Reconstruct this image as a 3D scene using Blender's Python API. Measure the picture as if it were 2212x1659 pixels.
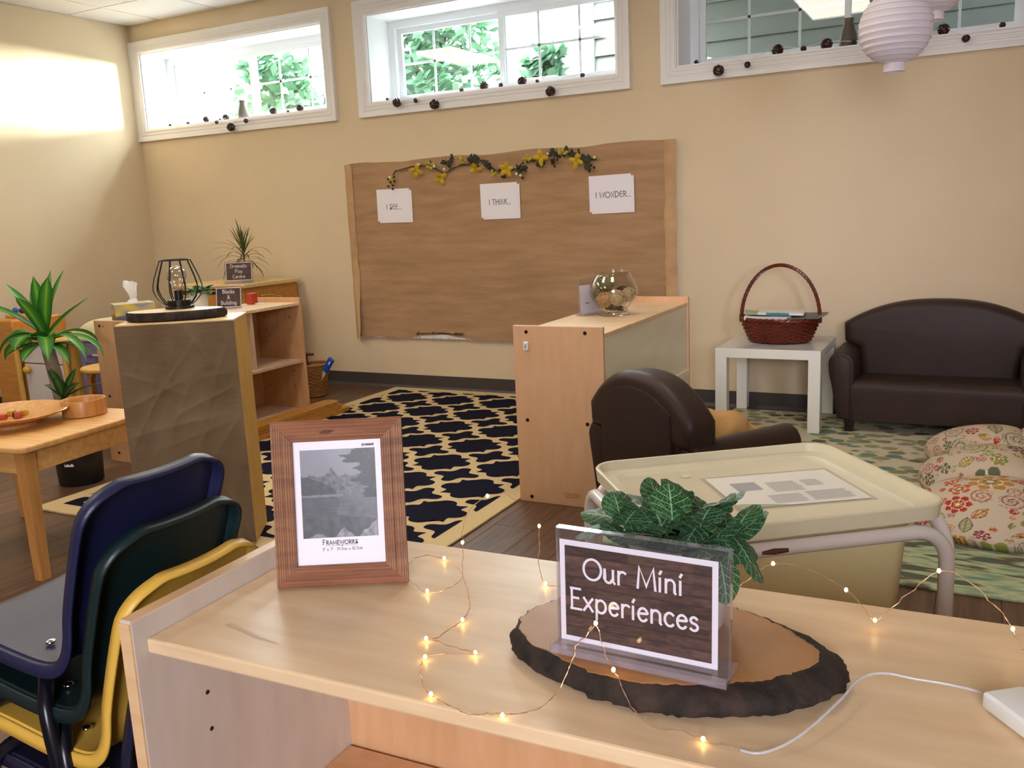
import bpy, bmesh, math, random
from mathutils import Vector, Matrix
random.seed(7)
PI = math.pi
C = bpy.context.scene.collection
for o in list(bpy.data.objects):
    bpy.data.objects.remove(o)

# ------------------------------------------------------------------ camera, sky, lights, exposure
W_PX, F_PX = 2212.0, 1927.1
cam_d = bpy.data.cameras.new('camera'); cam = bpy.data.objects.new('camera', cam_d); C.objects.link(cam)
cam_d.sensor_fit = 'HORIZONTAL'; cam_d.sensor_width = 36.0; cam_d.lens = F_PX / W_PX * 36.0
cam_d.clip_start = 0.05; cam_d.clip_end = 200
yaw, pitch, roll = math.radians(-27.778), math.radians(-10.835), math.radians(-2.586)
cy, sy = math.cos(yaw), math.sin(yaw)
fwd = Vector((sy * math.cos(pitch), cy * math.cos(pitch), math.sin(pitch)))
rr = Vector((cy, -sy, 0)); uu = rr.cross(fwd)
r2 = math.cos(roll) * rr + math.sin(roll) * uu
u2 = -math.sin(roll) * rr + math.cos(roll) * uu
cm = Matrix((r2, u2, -fwd)).transposed().to_4x4(); cm.translation = (0, 0, 1.22)
cam.matrix_world = cm
S = bpy.context.scene
S.camera = cam
S.view_settings.view_transform = 'Standard'
S.view_settings.look = 'None'
S.view_settings.exposure = 0.92
S.view_settings.gamma = 1.0
S.view_settings.use_curve_mapping = False

SKY = 26.0
TROFFER = 6.0
world = bpy.data.worlds.new('world'); S.world = world; world.use_nodes = True
bg = world.node_tree.nodes['Background']
bg.inputs[0].default_value = (0.86, 0.94, 1.0, 1); bg.inputs[1].default_value = SKY

def area_light(name, loc, target, sx, sz, power, col, spread=180):
    l = bpy.data.lights.new(name, 'AREA'); l.shape = 'RECTANGLE'; l.size = sx; l.size_y = sz
    l.energy = power; l.color = col; l.spread = math.radians(spread)
    o = bpy.data.objects.new(name, l); C.objects.link(o); o.location = loc
    o.rotation_euler = (Vector(target) - Vector(loc)).to_track_quat('-Z', 'Y').to_euler()
    return o
sun_d = bpy.data.lights.new('sun', 'SUN'); sun_d.energy = 40.0; sun_d.angle = math.radians(12); sun_d.color = (1, 0.96, 0.9)
sun = bpy.data.objects.new('sun', sun_d); C.objects.link(sun)
sun.rotation_euler = Vector((-0.50, -0.86, -0.045)).to_track_quat('-Z', 'Y').to_euler()
# added cool fill lights in front of the solid walls behind and beside the camera
area_light('rear_fill_light', (0.35, -2.30, 1.60), (-1.7, 2.5, 0.5), 1.9, 1.3, 40, (0.90, 0.91, 1.0), 110)
area_light('side_fill_light', (1.26, 1.30, 1.55), (-0.62, 5.30, 1.10), 0.6, 0.8, 1.9, (0.80, 0.76, 1.0), 38)

# ------------------------------------------------------------------ helpers
def lin(h):
    h = h.lstrip('#'); v = [int(h[i:i + 2], 16) / 255 for i in (0, 2, 4)]
    return tuple(x / 12.92 if x <= 0.04045 else ((x + 0.055) / 1.055) ** 2.4 for x in v)

MATS = {}
def nd(nt, t, **kw):
    n = nt.nodes.new(t)
    for k, v in kw.items(): setattr(n, k, v)
    return n

def mat(name, col, rough=0.5, metal=0.0, var=0.0, vscale=6.0, stretch=(1, 1, 1), col2=None, bump=0.0, bscale=60.0,
        spec=0.5, emit=None, estr=0.0, coat=0.0, detail=4.0, transl=0.0, sub=0.0, vcol=None, sharp=(0.3, 0.7), weave=0.0, rand=0.0):
    m = bpy.data.materials.new(name); m.use_nodes = True
    nt = m.node_tree; p = nt.nodes['Principled BSDF']
    if isinstance(col, str): col = lin(col)
    p.inputs['Base Color'].default_value = (*col, 1)
    p.inputs['Roughness'].default_value = rough; p.inputs['Metallic'].default_value = metal
    p.inputs['Specular IOR Level'].default_value = spec
    if coat: p.inputs['Coat Weight'].default_value = coat
    tc = nd(nt, 'ShaderNodeTexCoord'); out = None
    if vcol:
        a = nd(nt, 'ShaderNodeVertexColor'); a.layer_name = vcol
        nt.links.new(a.outputs[0], p.inputs['Base Color'])
    elif col2 is not None or var or rand:
        if col2 is None: col2 = tuple(max(0, c * (1 - var)) for c in col)
        elif isinstance(col2, str): col2 = lin(col2)
        mp = nd(nt, 'ShaderNodeMapping'); mp.inputs['Scale'].default_value = stretch
        nt.links.new(tc.outputs['Object'], mp.inputs[0])
        src = mp.outputs[0]
        if rand:
            oi = nd(nt, 'ShaderNodeObjectInfo')
            ad = nd(nt, 'ShaderNodeVectorMath', operation='MULTIPLY_ADD')
            ad.inputs[1].default_value = (0, 0, 0); ad.inputs[1].default_value = (37.0, 53.0, 11.0)
            nt.links.new(oi.outputs['Random'], ad.inputs[0]); nt.links.new(src, ad.inputs[2]); src = ad.outputs[0]
        no = nd(nt, 'ShaderNodeTexNoise'); no.inputs['Scale'].default_value = vscale; no.inputs['Detail'].default_value = detail
        nt.links.new(src, no.inputs['Vector'])
        rp = nd(nt, 'ShaderNodeValToRGB')
        rp.color_ramp.elements[0].position = sharp[0]; rp.color_ramp.elements[1].position = sharp[1]
        rp.color_ramp.elements[0].color = (*col2, 1); rp.color_ramp.elements[1].color = (*col, 1)
        nt.links.new(no.outputs['Fac'], rp.inputs[0]); out = rp.outputs[0]
        if rand:
            hs = nd(nt, 'ShaderNodeHueSaturation'); mr = nd(nt, 'ShaderNodeMapRange')
            mr.inputs['To Min'].default_value = 1 - rand; mr.inputs['To Max'].default_value = 1 + rand
            nt.links.new(oi.outputs['Random'], mr.inputs[0]); nt.links.new(mr.outputs[0], hs.inputs['Value'])
            nt.links.new(out, hs.inputs['Color']); out = hs.outputs[0]
        nt.links.new(out, p.inputs['Base Color'])
    if weave:
        # two crossed thread waves: colour grain and relief of a plain weave
        vals = []
        for ax in ('X', 'Z'):
            w = nd(nt, 'ShaderNodeTexWave', wave_type='BANDS', bands_direction=ax)
            w.inputs['Scale'].default_value = weave; w.inputs['Distortion'].default_value = 1.2; w.inputs['Detail'].default_value = 2; w.inputs['Detail Scale'].default_value = 0.6
            nt.links.new(tc.outputs['Object'], w.inputs['Vector']); vals.append(w.outputs['Fac'])
        mx = nd(nt, 'ShaderNodeMath', operation='MULTIPLY'); nt.links.new(vals[0], mx.inputs[0]); nt.links.new(vals[1], mx.inputs[1])
        n2 = nd(nt, 'ShaderNodeTexNoise'); n2.inputs['Scale'].default_value = 90; 
        m3 = nd(nt, 'ShaderNodeMapping'); m3.inputs['Scale'].default_value = (0.12, 1, 2.2); nt.links.new(tc.outputs['Object'], m3.inputs[0]); nt.links.new(m3.outputs[0], n2.inputs['Vector'])
        sm = nd(nt, 'ShaderNodeMath', operation='ADD'); nt.links.new(mx.outputs[0], sm.inputs[0]); nt.links.new(n2.outputs['Fac'], sm.inputs[1])
        mr = nd(nt, 'ShaderNodeMapRange'); mr.inputs['From Max'].default_value = 1.3; mr.inputs['To Min'].default_value = 0.78; mr.inputs['To Max'].default_value = 1.15
        nt.links.new(sm.outputs[0], mr.inputs[0])
        hs = nd(nt, 'ShaderNodeHueSaturation'); nt.links.new(mr.outputs[0], hs.inputs['Value'])
        if out is not None: nt.links.new(out, hs.inputs['Color'])
        else: hs.inputs['Color'].default_value = (*col, 1)
        nt.links.new(hs.outputs[0], p.inputs['Base Color'])
        b = nd(nt, 'ShaderNodeBump'); b.inputs['Strength'].default_value = 0.35; b.inputs['Distance'].default_value = 0.002
        nt.links.new(sm.outputs[0], b.inputs['Height']); nt.links.new(b.outputs[0], p.inputs['Normal'])
    elif bump:
        n2 = nd(nt, 'ShaderNodeTexNoise'); n2.inputs['Scale'].default_value = bscale; n2.inputs['Detail'].default_value = 3
        mp2 = nd(nt, 'ShaderNodeMapping'); mp2.inputs['Scale'].default_value = stretch
        nt.links.new(tc.outputs['Object'], mp2.inputs[0]); nt.links.new(mp2.outputs[0], n2.inputs['Vector'])
        b = nd(nt, 'ShaderNodeBump'); b.inputs['Strength'].default_value = bump; b.inputs['Distance'].default_value = 0.004
        nt.links.new(n2.outputs['Fac'], b.inputs['Height']); nt.links.new(b.outputs[0], p.inputs['Normal'])
    if emit is not None:
        if isinstance(emit, str): emit = lin(emit)
        p.inputs['Emission Color'].default_value = (*emit, 1); p.inputs['Emission Strength'].default_value = estr
    if transl:
        tr = nd(nt, 'ShaderNodeBsdfTranslucent'); ms = nd(nt, 'ShaderNodeMixShader'); ms.inputs[0].default_value = transl
        if out is not None: nt.links.new(out, tr.inputs[0])
        else: tr.inputs[0].default_value = (*col, 1)
        nt.links.new(p.outputs[0], ms.inputs[1]); nt.links.new(tr.outputs[0], ms.inputs[2])
        nt.links.new(ms.outputs[0], nt.nodes['Material Output'].inputs[0])
    MATS[name] = m
    return m

def glass_mat(name, tint=(1, 1, 1), rough=0.0, ior=1.5, boost=1.0, haze=0.0):
    m = bpy.data.materials.new(name); m.use_nodes = True; nt = m.node_tree
    nt.nodes.remove(nt.nodes['Principled BSDF'])
    t = nd(nt, 'ShaderNodeBsdfTransparent'); t.inputs[0].default_value = (*tint, 1)
    g = nd(nt, 'ShaderNodeBsdfGlossy'); g.inputs['Roughness'].default_value = rough
    f = nd(nt, 'ShaderNodeLayerWeight'); f.inputs[0].default_value = 0.5
    pw = nd(nt, 'ShaderNodeMath', operation='POWER'); pw.inputs[1].default_value = 4.0; nt.links.new(f.outputs['Facing'], pw.inputs[0])
    mu = nd(nt, 'ShaderNodeMath', operation='MULTIPLY_ADD'); mu.inputs[1].default_value = 0.75 * boost; mu.inputs[2].default_value = 0.035 * boost; mu.use_clamp = True
    nt.links.new(pw.outputs[0], mu.inputs[0])
    ms = nd(nt, 'ShaderNodeMixShader')
    nt.links.new(mu.outputs[0], ms.inputs[0]); nt.links.new(t.outputs[0], ms.inputs[1]); nt.links.new(g.outputs[0], ms.inputs[2])
    last = ms
    if haze:
        d = nd(nt, 'ShaderNodeBsdfDiffuse'); d.inputs[0].default_value = (0.8, 0.8, 0.85, 1)
        m2 = nd(nt, 'ShaderNodeMixShader'); m2.inputs[0].default_value = haze
        nt.links.new(ms.outputs[0], m2.inputs[1]); nt.links.new(d.outputs[0], m2.inputs[2]); last = m2
    nt.links.new(last.outputs[0], nt.nodes['Material Output'].inputs[0])
    MATS[name] = m
    return m

class MB:
    def __init__(s): s.v = []; s.f = []; s.uv = {}; s.col = None
    def add(s, verts, faces, uvs=None):
        o = len(s.v); s.v += [tuple(x) for x in verts]
        for i, f in enumerate(faces):
            if uvs is not None: s.uv[len(s.f)] = [uvs[k] for k in f]
            s.f.append(tuple(k + o for k in f))
        return s
    def box(s, c, d, rot=None):
        x, y, z = d[0] / 2, d[1] / 2, d[2] / 2
        vs = [Vector((a * x, b * y, e * z)) for a in (-1, 1) for b in (-1, 1) for e in (-1, 1)]
        if rot is not None: vs = [rot @ v for v in vs]
        vs = [v + Vector(c) for v in vs]
        return s.add(vs, [(0, 1, 3, 2), (4, 6, 7, 5), (0, 4, 5, 1), (2, 3, 7, 6), (0, 2, 6, 4), (1, 5, 7, 3)])
    def bx(s, x0, x1, y0, y1, z0, z1): return s.box(((x0 + x1) / 2, (y0 + y1) / 2, (z0 + z1) / 2), (x1 - x0, y1 - y0, z1 - z0))
    def bm(s, b, mx=None):
        b.verts.ensure_lookup_table(); b.verts.index_update()
        vs = [(mx @ v.co if mx is not None else v.co.copy()) for v in b.verts]
        fs = [tuple(v.index for v in f.verts) for f in b.faces]
        b.free(); return s.add(vs, fs)
    def rbox(s, c, d, r=0.005, seg=2, rot=None):
        b = bmesh.new(); bmesh.ops.create_cube(b, size=1.0)
        for v in b.verts: v.co = Vector((v.co.x * d[0], v.co.y * d[1], v.co.z * d[2]))
        bmesh.ops.bevel(b, geom=list(b.edges), offset=r, segments=seg, affect='EDGES', profile=0.5)
        mx = Matrix.Translation(Vector(c)) @ (rot.to_4x4() if rot is not None else Matrix.Identity(4))
        return s.bm(b, mx)
    def tube(s, pts, r, n=8, closed=False, caps=True):
        pts = [Vector(p) for p in pts]; m = len(pts)
        rs = r if isinstance(r, (list, tuple)) else [r] * m
        tg = []
        for i in range(m):
            a = pts[(i - 1) % m] if (closed or i > 0) else pts[0]
            b = pts[(i + 1) % m] if (closed or i < m - 1) else pts[-1]
            t = (b - a); tg.append(t.normalized() if t.length > 1e-9 else Vector((0, 0, 1)))
        up = Vector((0, 0, 1)) if abs(tg[0].z) < 0.9 else Vector((1, 0, 0))
        nn = (up - tg[0] * up.dot(tg[0])).normalized(); vs = []
        for i in range(m):
            nn = (nn - tg[i] * nn.dot(tg[i]))
            nn = nn.normalized() if nn.length > 1e-6 else tg[i].orthogonal().normalized()
            bb = tg[i].cross(nn)
            for k in range(n):
                a = 2 * PI * k / n
                vs.append(pts[i] + rs[i] * (math.cos(a) * nn + math.sin(a) * bb))
        fs = []
        for i in range(m if closed else m - 1):
            j = (i + 1) % m
            for k in range(n): fs.append((i * n + k, i * n + (k + 1) % n, j * n + (k + 1) % n, j * n + k))
        if caps and not closed:
            fs.append(tuple(range(n - 1, -1, -1))); fs.append(tuple((m - 1) * n + k for k in range(n)))
        return s.add(vs, fs)
    def lathe(s, prof, n=32, c=(0, 0, 0), cap0=False, cap1=False, sx=1, sy=1):
        vs = []; fs = []; m = len(prof)
        for (r, z) in prof:
            for k in range(n):
                a = 2 * PI * k / n; vs.append((c[0] + r * sx * math.cos(a), c[1] + r * sy * math.sin(a), c[2] + z))
        for i in range(m - 1):
            for k in range(n): fs.append((i * n + k, i * n + (k + 1) % n, (i + 1) * n + (k + 1) % n, (i + 1) * n + k))
        if cap0: fs.append(tuple(range(n - 1, -1, -1)))
        if cap1: fs.append(tuple((m - 1) * n + k for k in range(n)))
        return s.add(vs, fs)
    def prism(s, pts, fn, t0, t1, bevel=0.0, seg=3):
        """outline pts (2D) extruded between t0 and t1; fn(a, b, t) gives the 3D point"""
        b = bmesh.new(); n = len(pts)
        A = [b.verts.new((p[0], p[1], t0)) for p in pts]; B = [b.verts.new((p[0], p[1], t1)) for p in pts]
        f0 = b.faces.new(A[::-1]); f1 = b.faces.new(B)
        for i in range(n): b.faces.new((A[i], A[(i + 1) % n], B[(i + 1) % n], B[i]))
        b.normal_update()
        if bevel:
            es = [e for e in b.edges if abs(e.verts[0].co.z - e.verts[1].co.z) < 1e-7]
            bmesh.ops.bevel(b, geom=es, offset=bevel, segments=seg, affect='EDGES', profile=0.5, clamp_overlap=True)
        for v in b.verts: v.co = Vector(fn(v.co.x, v.co.y, v.co.z))
        return s.bm(b)
    def grid(s, fn, nu, nv, uvf=None):
        vs = []; uv = []
        for j in range(nv + 1):
            for i in range(nu + 1):
                u, v = i / nu, j / nv; vs.append(fn(u, v)); uv.append((u, v))
        fs = [(j * (nu + 1) + i, j * (nu + 1) + i + 1, (j + 1) * (nu + 1) + i + 1, (j + 1) * (nu + 1) + i) for j in range(nv) for i in range(nu)]
        return s.add(vs, fs, uv)
    def ball(s, c, r, sub=2, sc=(1, 1, 1)):
        b = bmesh.new(); bmesh.ops.create_icosphere(b, subdivisions=sub, radius=r)
        return s.bm(b, Matrix.Translation(Vector(c)) @ Matrix.Diagonal((*sc, 1)))
    def mesh(s, name, m, smooth=None):
        me = bpy.data.meshes.new(name); me.from_pydata([tuple(v) for v in s.v], [], s.f)
        if s.uv:
            l = me.uv_layers.new(name='UVMap')
            for i, p in enumerate(me.polygons):
                if i in s.uv:
                    for k, li in enumerate(p.loop_indices): l.data[li].uv = s.uv[i][k]
        if s.col:
            a = me.color_attributes.new('Col', 'FLOAT_COLOR', 'POINT')
            flat = []
            for c in s.col: flat += [c[0], c[1], c[2], 1.0]
            a.data.foreach_set('color', flat)
        me.materials.append(m)
        if smooth is not None:
            me.polygons.foreach_set('use_smooth', [True] * len(me.polygons))
            if smooth < 170: me.set_sharp_from_angle(angle=math.radians(smooth))
        me.update()
        return me

def obj(name, mb, m, parent=None, smooth=None, label=None, kind=None, loc=None):
    me = mb.mesh(name, MATS[m] if isinstance(m, str) else m, smooth) if isinstance(mb, MB) else mb
    o = bpy.data.objects.new(name, me); C.objects.link(o)
    if parent is not None: o.parent = parent
    if loc is not None: o.location = loc
    if label: o['label'] = label
    if kind: o['kind'] = kind
    return o

def thing(name, label, cat, loc=(0, 0, 0), rz=0.0, group=None):
    o = bpy.data.objects.new(name, None); C.objects.link(o); o.empty_display_size = 0.05
    o.location = loc; o.rotation_euler = (0, 0, rz)
    o['label'] = label; o['category'] = cat
    if group: o['group'] = group
    return o
def tag(o, label, cat, group=None):
    o['label'] = label; o['category'] = cat
    if group: o['group'] = group
    return o
def dup(root, loc, rz, label, group=None):
    r = root.copy(); C.objects.link(r); r.location = loc; r.rotation_euler = (0, 0, rz); r['label'] = label
    if group: r['group'] = group
    for ch in list(root.children):
        c = ch.copy(); C.objects.link(c); c.parent = r
        for g in list(ch.children):
            d = g.copy(); C.objects.link(d); d.parent = c
    return r

# ------------------------------------------------------------------ stroke lettering
def arc(cx, cy, rx, ry, a0, a1, n=14):
    return [(cx + rx * math.cos(math.radians(a0 + (a1 - a0) * i / n)), cy + ry * math.sin(math.radians(a0 + (a1 - a0) * i / n))) for i in range(n + 1)]
X = 0.62
GL = {
 ' ': (0.35, []), '.': (0.16, [[(.05, 0), (.05, .06)]]), '-': (.36, [[(.04, .4), (.3, .4)]]), '"': (.26, [[(.06, .95), (.06, .75)], [(.18, .95), (.18, .75)]]),
 '·': (.3, [[(.12, .42), (.17, .42)]]),
 'O': (.98, [arc(.46, .5, .44, .5, 0, 360, 24)]), 'D': (.8, [[(.08, 0), (.08, 1)], [(0, 1)] + arc(.2, .5, .52, .5, 90, -90)  + [(0, 0)]]),
 'M': (.95, [[(.04, 0), (.12, 1), (.45, .12), (.78, 1), (.88, 0)]]),
 'E': (.62, [[(.08, 1), (.08, 0)], [(.03, 1), (.52, 1)], [(.08, .54), (.42, .54)], [(.03, 0), (.56, 0)]]),
 'P': (.64, [[(.08, 0), (.08, 1)], [(0, 1)] + arc(.22, .73, .32, .27, 90, -90) + [(.08, .46)]]),
 'C': (.8, [arc(.45, .5, .42, .5, 50, 310, 18)]),
 'B': (.66, [[(.08, 0), (.08, 1)], [(0, 1)] + arc(.24, .77, .26, .23, 90, -90) + [(.08, .54)], arc(.26, .27, .32, .27, 90, -90) + [(0, 0)]]),
 'u': (.6, [[(.05, X), (.05, .2)] + arc(.24, .2, .19, .2, 180, 300, 8) + [(.46, .22)], [(.46, X), (.46, .08), (.54, 0)]]),
 'r': (.46, [[(.08, X), (.08, 0)], [(.08, .4)] + arc(.28, .42, .19, .2, 150, 45, 8)]),
 'i': (.24, [[(.09, X), (.09, 0)], [(.08, .82), (.15, .95)]]),
 'n': (.6, [[(.08, X), (.08, 0)], [(.08, .4)] + arc(.28, .4, .2, .22, 160, 0, 10) + [(.48, .05), (.53, 0)]]),
 'm': (.92, [[(.08, X), (.08, 0)], [(.08, .4)] + arc(.25, .4, .17, .22, 160, 0, 10) + [(.42, 0)], [(.42, .4)] + arc(.6, .4, .18, .22, 160, 0, 10) + [(.78, .05), (.83, 0)]]),
 'x': (.54, [[(.03, X), (.47, 0)], [(.47, X), (.02, 0)]]),
 'p': (.62, [[(.08, X), (.08, -.34)], arc(.3, .31, .24, .31, 170, -170, 18)]),
 'e': (.56, [[(.06, .34), (.48, .38)] + arc(.28, .31, .22, .31, 15, 320, 18)]),
 'c': (.52, [arc(.28, .31, .23, .31, 45, 315, 16)]),
 's': (.44, [arc(.21, .47, .15, .15, 30, 230, 10) + arc(.21, .16, .17, .16, 70, -150, 12)]),
 'a': (.6, [arc(.27, .31, .22, .31, 20, 340, 18), [(.48, X), (.48, .08), (.56, 0)]]),
 't': (.42, [[(.16, .88), (.16, .12)] + arc(.28, .12, .12, .12, 180, 320, 6), [(.0, X), (.36, X)]]),
 'l': (.24, [[(.08, 1.05), (.08, .05), (.15, 0)]]), 'k': (.54, [[(.08, 1.05), (.08, 0)], [(.44, X), (.08, .28)], [(.18, .36), (.5, 0)]]),
 'y': (.56, [[(.04, X), (.25, .05)], [(.48, X), (.2, -.2), (.04, -.32)]]), 'o': (.58, [arc(.28, .31, .25, .31, 0, 360, 20)]),
 'd': (.6, [arc(.27, .31, .22, .31, 20, 340, 18), [(.48, 1.05), (.48, .08), (.56, 0)]]),
 'g': (.58, [arc(.27, .33, .21, .29, 20, 340, 18), [(.47, X), (.47, -.15)] + arc(.27, -.15, .2, .17, 0, -150, 8)]),
 '&': (.75, [[(.66, 0), (.2, .7)] + arc(.34, .82, .16, .17, 210, -30, 10) + [(.1, .36)] + arc(.3, .24, .24, .24, 150, 350, 10) + [(.66, .45)]]),
 'I': (.22, [[(.1, 0), (.1, 1)]]), 'S': (.62, [arc(.3, .74, .22, .24, 20, 250, 12) + arc(.28, .26, .24, .26, 75, -170, 14), arc(.27, .27, .12, .13, 160, 420, 12)]),
 'T': (.62, [[(.3, 0), (.3, 1)], [(.0, .92), (.06, 1), (.54, 1), (.6, .92)]]), 'H': (.7, [[(.08, 0), (.08, 1)], [(.58, 0), (.58, 1)], [(0, .58), (.66, .58)]]),
 'N': (.7, [[(.08, 0), (.08, 1), (.58, .0), (.58, 1)]]), 'K': (.64, [[(.08, 0), (.08, 1)], [(.5, 1), (.08, .48)], [(.2, .62), (.58, 0)]]),
 'W': (1.0, [[(.02, 1), (.25, 0), (.48, .9), (.72, 0), (.94, 1)]]), 'R': (.66, [[(.08, 0), (.08, 1)], [(0, 1)] + arc(.22, .74, .3, .26, 90, -90) + [(.08, .48)], [(.25, .48), (.6, 0)]]),
 'F': (.58, [[(.08, 0), (.08, 1)], [(.03, 1), (.5, 1)], [(.08, .54), (.4, .54)]]), 'A': (.74, [[(.02, 0), (.34, 1), (.68, 0)], [(.14, .36), (.54, .36)]]),
 'Q': (.62, [arc(.33, .5, .28, .5, 60, 300, 16), [(.05, .56), (.5, .56)]]),   # rounded display E
 '0': (.56, [arc(.26, .5, .22, .5, 0, 360, 20)]), '1': (.36, [[(.06, .8), (.2, 1), (.2, 0)]]), '2': (.56, [arc(.25, .74, .2, .26, 170, -30, 10) + [(.05, 0), (.5, 0)]]),
 '3': (.56, [arc(.22, .76, .2, .24, 150, -90, 10) + arc(.22, .26, .24, .26, 90, -150, 10)]), '4': (.58, [[(.4, 0), (.4, 1), (.04, .3), (.54, .3)]]),
 '5': (.56, [[(.46, 1), (.12, 1), (.08, .55)] + arc(.22, .3, .24, .3, 110, -150, 12)]), '6': (.56, [[(.4, 1)] + arc(.26, .3, .22, .3, 150, 510, 18)]),
 '7': (.54, [[(.04, 1), (.48, 1), (.18, 0)]]), '8': (.56, [arc(.26, .75, .18, .25, 0, 360, 16), arc(.26, .26, .22, .26, 0, 360, 16)]), '9': (.56, [arc(.26, .7, .22, .3, 0, 360, 16), [(.48, .7), (.4, .2), (.2, 0)]]),
}
def text_width(t, h, track=0.06): return sum((GL[c][0] + track) * h for c in t) - track * h
def stroke_text(mb, t, h, x, y, fn, w, track=0.06, serif=0.0, small=None):
    """t written from (x, y) with cap height h; fn(a, b) maps the text plane to 3D"""
    o_ = Vector(fn(0, 0)); nrm = (Vector(fn(.01, 0)) - o_).cross(Vector(fn(0, .01)) - o_).normalized(); lay = 0
    for i, ch in enumerate(t):
        hh = h if (small is None or i == 0) else h * small
        wd, st = GL[ch]
        for p in st:
            P = [(x + a * hh, y + b * hh) for a, b in p]; n = len(P); L = []; R = []
            for k in range(n):
                a = P[max(k - 1, 0)]; b = P[min(k + 1, n - 1)]
                dx, dy = b[0] - a[0], b[1] - a[1]; l = math.hypot(dx, dy) or 1
                ex = 1.0
                if 0 < k < n - 1:
                    d1 = (P[k][0] - P[k - 1][0], P[k][1] - P[k - 1][1]); d2 = (P[k + 1][0] - P[k][0], P[k + 1][1] - P[k][1])
                    q = (d1[0] * d2[0] + d1[1] * d2[1]) / ((math.hypot(*d1) * math.hypot(*d2)) or 1)
                    ex = min(2.0, 1 / max(0.35, math.sqrt(max(0.0, (1 + q) / 2))))
                o = w / 2 * ex; px, py = P[k]
                if k == 0: px -= dx / l * w * .35; py -= dy / l * w * .35
                if k == n - 1: px += dx / l * w * .35; py += dy / l * w * .35
                L.append((px - dy / l * o, py + dx / l * o)); R.append((px + dy / l * o, py - dx / l * o))
            lay += 1
            mb.add([Vector(fn(*q)) + nrm * (.00002 * (lay % 4) + .0000025 * (j % n)) for j, q in enumerate(L + R)], [(k, n + k, n + k + 1, k + 1) for k in range(n - 1)])
            if serif and n == 2 and abs(P[0][0] - P[1][0]) < 0.25 * hh:
                for q in (P[0], P[-1]):
                    s_ = serif * hh; t_ = w * .3
                    mb.add([fn(q[0] - s_, q[1] - t_), fn(q[0] + s_, q[1] - t_), fn(q[0] + s_, q[1] + t_), fn(q[0] - s_, q[1] + t_)], [(0, 1, 2, 3)])
        x += (wd + track) * hh
    return x

# ------------------------------------------------------------------ materials
mat('wall_paint', (0.69, 0.56, 0.375), 0.75, var=0.04, vscale=3, bump=0.06, bscale=140, spec=0.25)
mat('ceiling_tile', (0.74, 0.72, 0.70), 0.9, bump=0.5, bscale=160, spec=0.2)
mat('ceiling_grid', (0.8, 0.79, 0.77), 0.5)
mat('white_trim', (0.80, 0.78, 0.76), 0.35)
mat('white_reveal', (0.86, 0.87, 0.88), 0.5)
mat('vinyl', (0.80, 0.83, 0.86), 0.35)
mat('base_vinyl', (0.055, 0.045, 0.04), 0.5)
mat('floor_plank', '#6e503a', 0.42, col2='#4c3526', vscale=7, stretch=(9, 0.6, 1), rand=0.16, detail=6, bump=0.05, bscale=30, spec=0.4)
mat('subfloor', '#2b1c14', 0.8)
glass_mat('window_glass', (0.96, 0.98, 0.97), 0.0, 1.5, 1.5)
glass_mat('clear_glass', (0.95, 0.95, 0.93), 0.0, 1.5, 1.7)
glass_mat('bulb_glass', (0.90, 0.90, 0.88), 0.0, 1.5, 3.2)
glass_mat('acrylic', (0.97, 0.96, 0.97), 0.02, 1.49, 0.8, 0.012)
glass_mat('acrylic_edge', (0.93, 0.90, 0.95), 0.05, 1.49, 1.8, 0.07)
glass_mat('frame_pane', (0.99, 0.99, 1.0), 0.03, 1.5, 0.05)
mat('siding', '#4a4f4a', 0.6, var=0.06, vscale=4, bump=0.05)
mat('lawn', '#8c8a80', 0.9, var=0.4, vscale=5)
mat('leaf_out', (0.032, 0.090, 0.040), 0.6, col2=(0.010, 0.036, 0.018), vscale=3, transl=0.45)
mat('bark', '#4a3a2c', 0.9, var=0.4, vscale=12)
mat('lamp_panel', (0.9, 0.9, 0.9), 0.5, emit=(1.0, 0.91, 0.77), estr=TROFFER)
mat('lamp_panel_off', (0.8, 0.8, 0.78), 0.4)
mat('maple', '#e3bd92', 0.42, col2='#d8ae81', vscale=5, stretch=(1.5, 1.5, 9), detail=5, spec=0.4)
mat('maple_top', '#e6c9a4', 0.36, col2='#d9b78e', vscale=5, stretch=(1.2, 8, 8), detail=5, spec=0.45)
mat('maple_side', '#d4a67c', 0.5, col2='#c8986c', vscale=5, stretch=(8, 8, 1.2), detail=5)
mat('maple_face', '#dcb088', 0.5, col2='#d4a67c', vscale=4, stretch=(6, 6, 1.2), detail=5)
mat('maple_cool_lit', '#cfc3b8', 0.5, col2='#c4b6a8', vscale=4, stretch=(6, 6, 1.5))  # near shelf panels: cool side light is put into this colour
mat('maple_pale', '#ebe5cc', 0.35, col2='#e4dcc0', vscale=4, stretch=(6, 1.2, 6))
mat('maple_inside', '#d6baa2', 0.5, col2='#caab90', vscale=4, stretch=(6, 6, 1.5))
mat('scuff_mark', '#cfae86', 0.5)
mat('dark_hole', '#120c08', 0.6)
mat('screw', '#3a2418', 0.35, metal=0.6)
mat('table_wood', '#e0b06c', 0.4, col2='#cc9654', vscale=5, stretch=(1.2, 9, 9), detail=6, spec=0.45)
mat('table_leg', '#c89254', 0.45, col2='#b37c40', vscale=6, stretch=(9, 9, 1.0), detail=5)
mat('plywood', '#d2a652', 0.5, col2='#c09242', vscale=6, stretch=(8, 8, 1.0), detail=5)
mat('plywood_top', '#e2c48c', 0.45, col2='#d6b478', vscale=5, stretch=(1.2, 8, 1), detail=5)
mat('honey_wood', '#c68a3c', 0.45, col2='#ad7330', vscale=6, stretch=(1.2, 8, 8), detail=5)
mat('bowl_wood', '#d09a58', 0.35, col2='#b97c3e', vscale=14, stretch=(4, 4, 0.3), detail=3)
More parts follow.
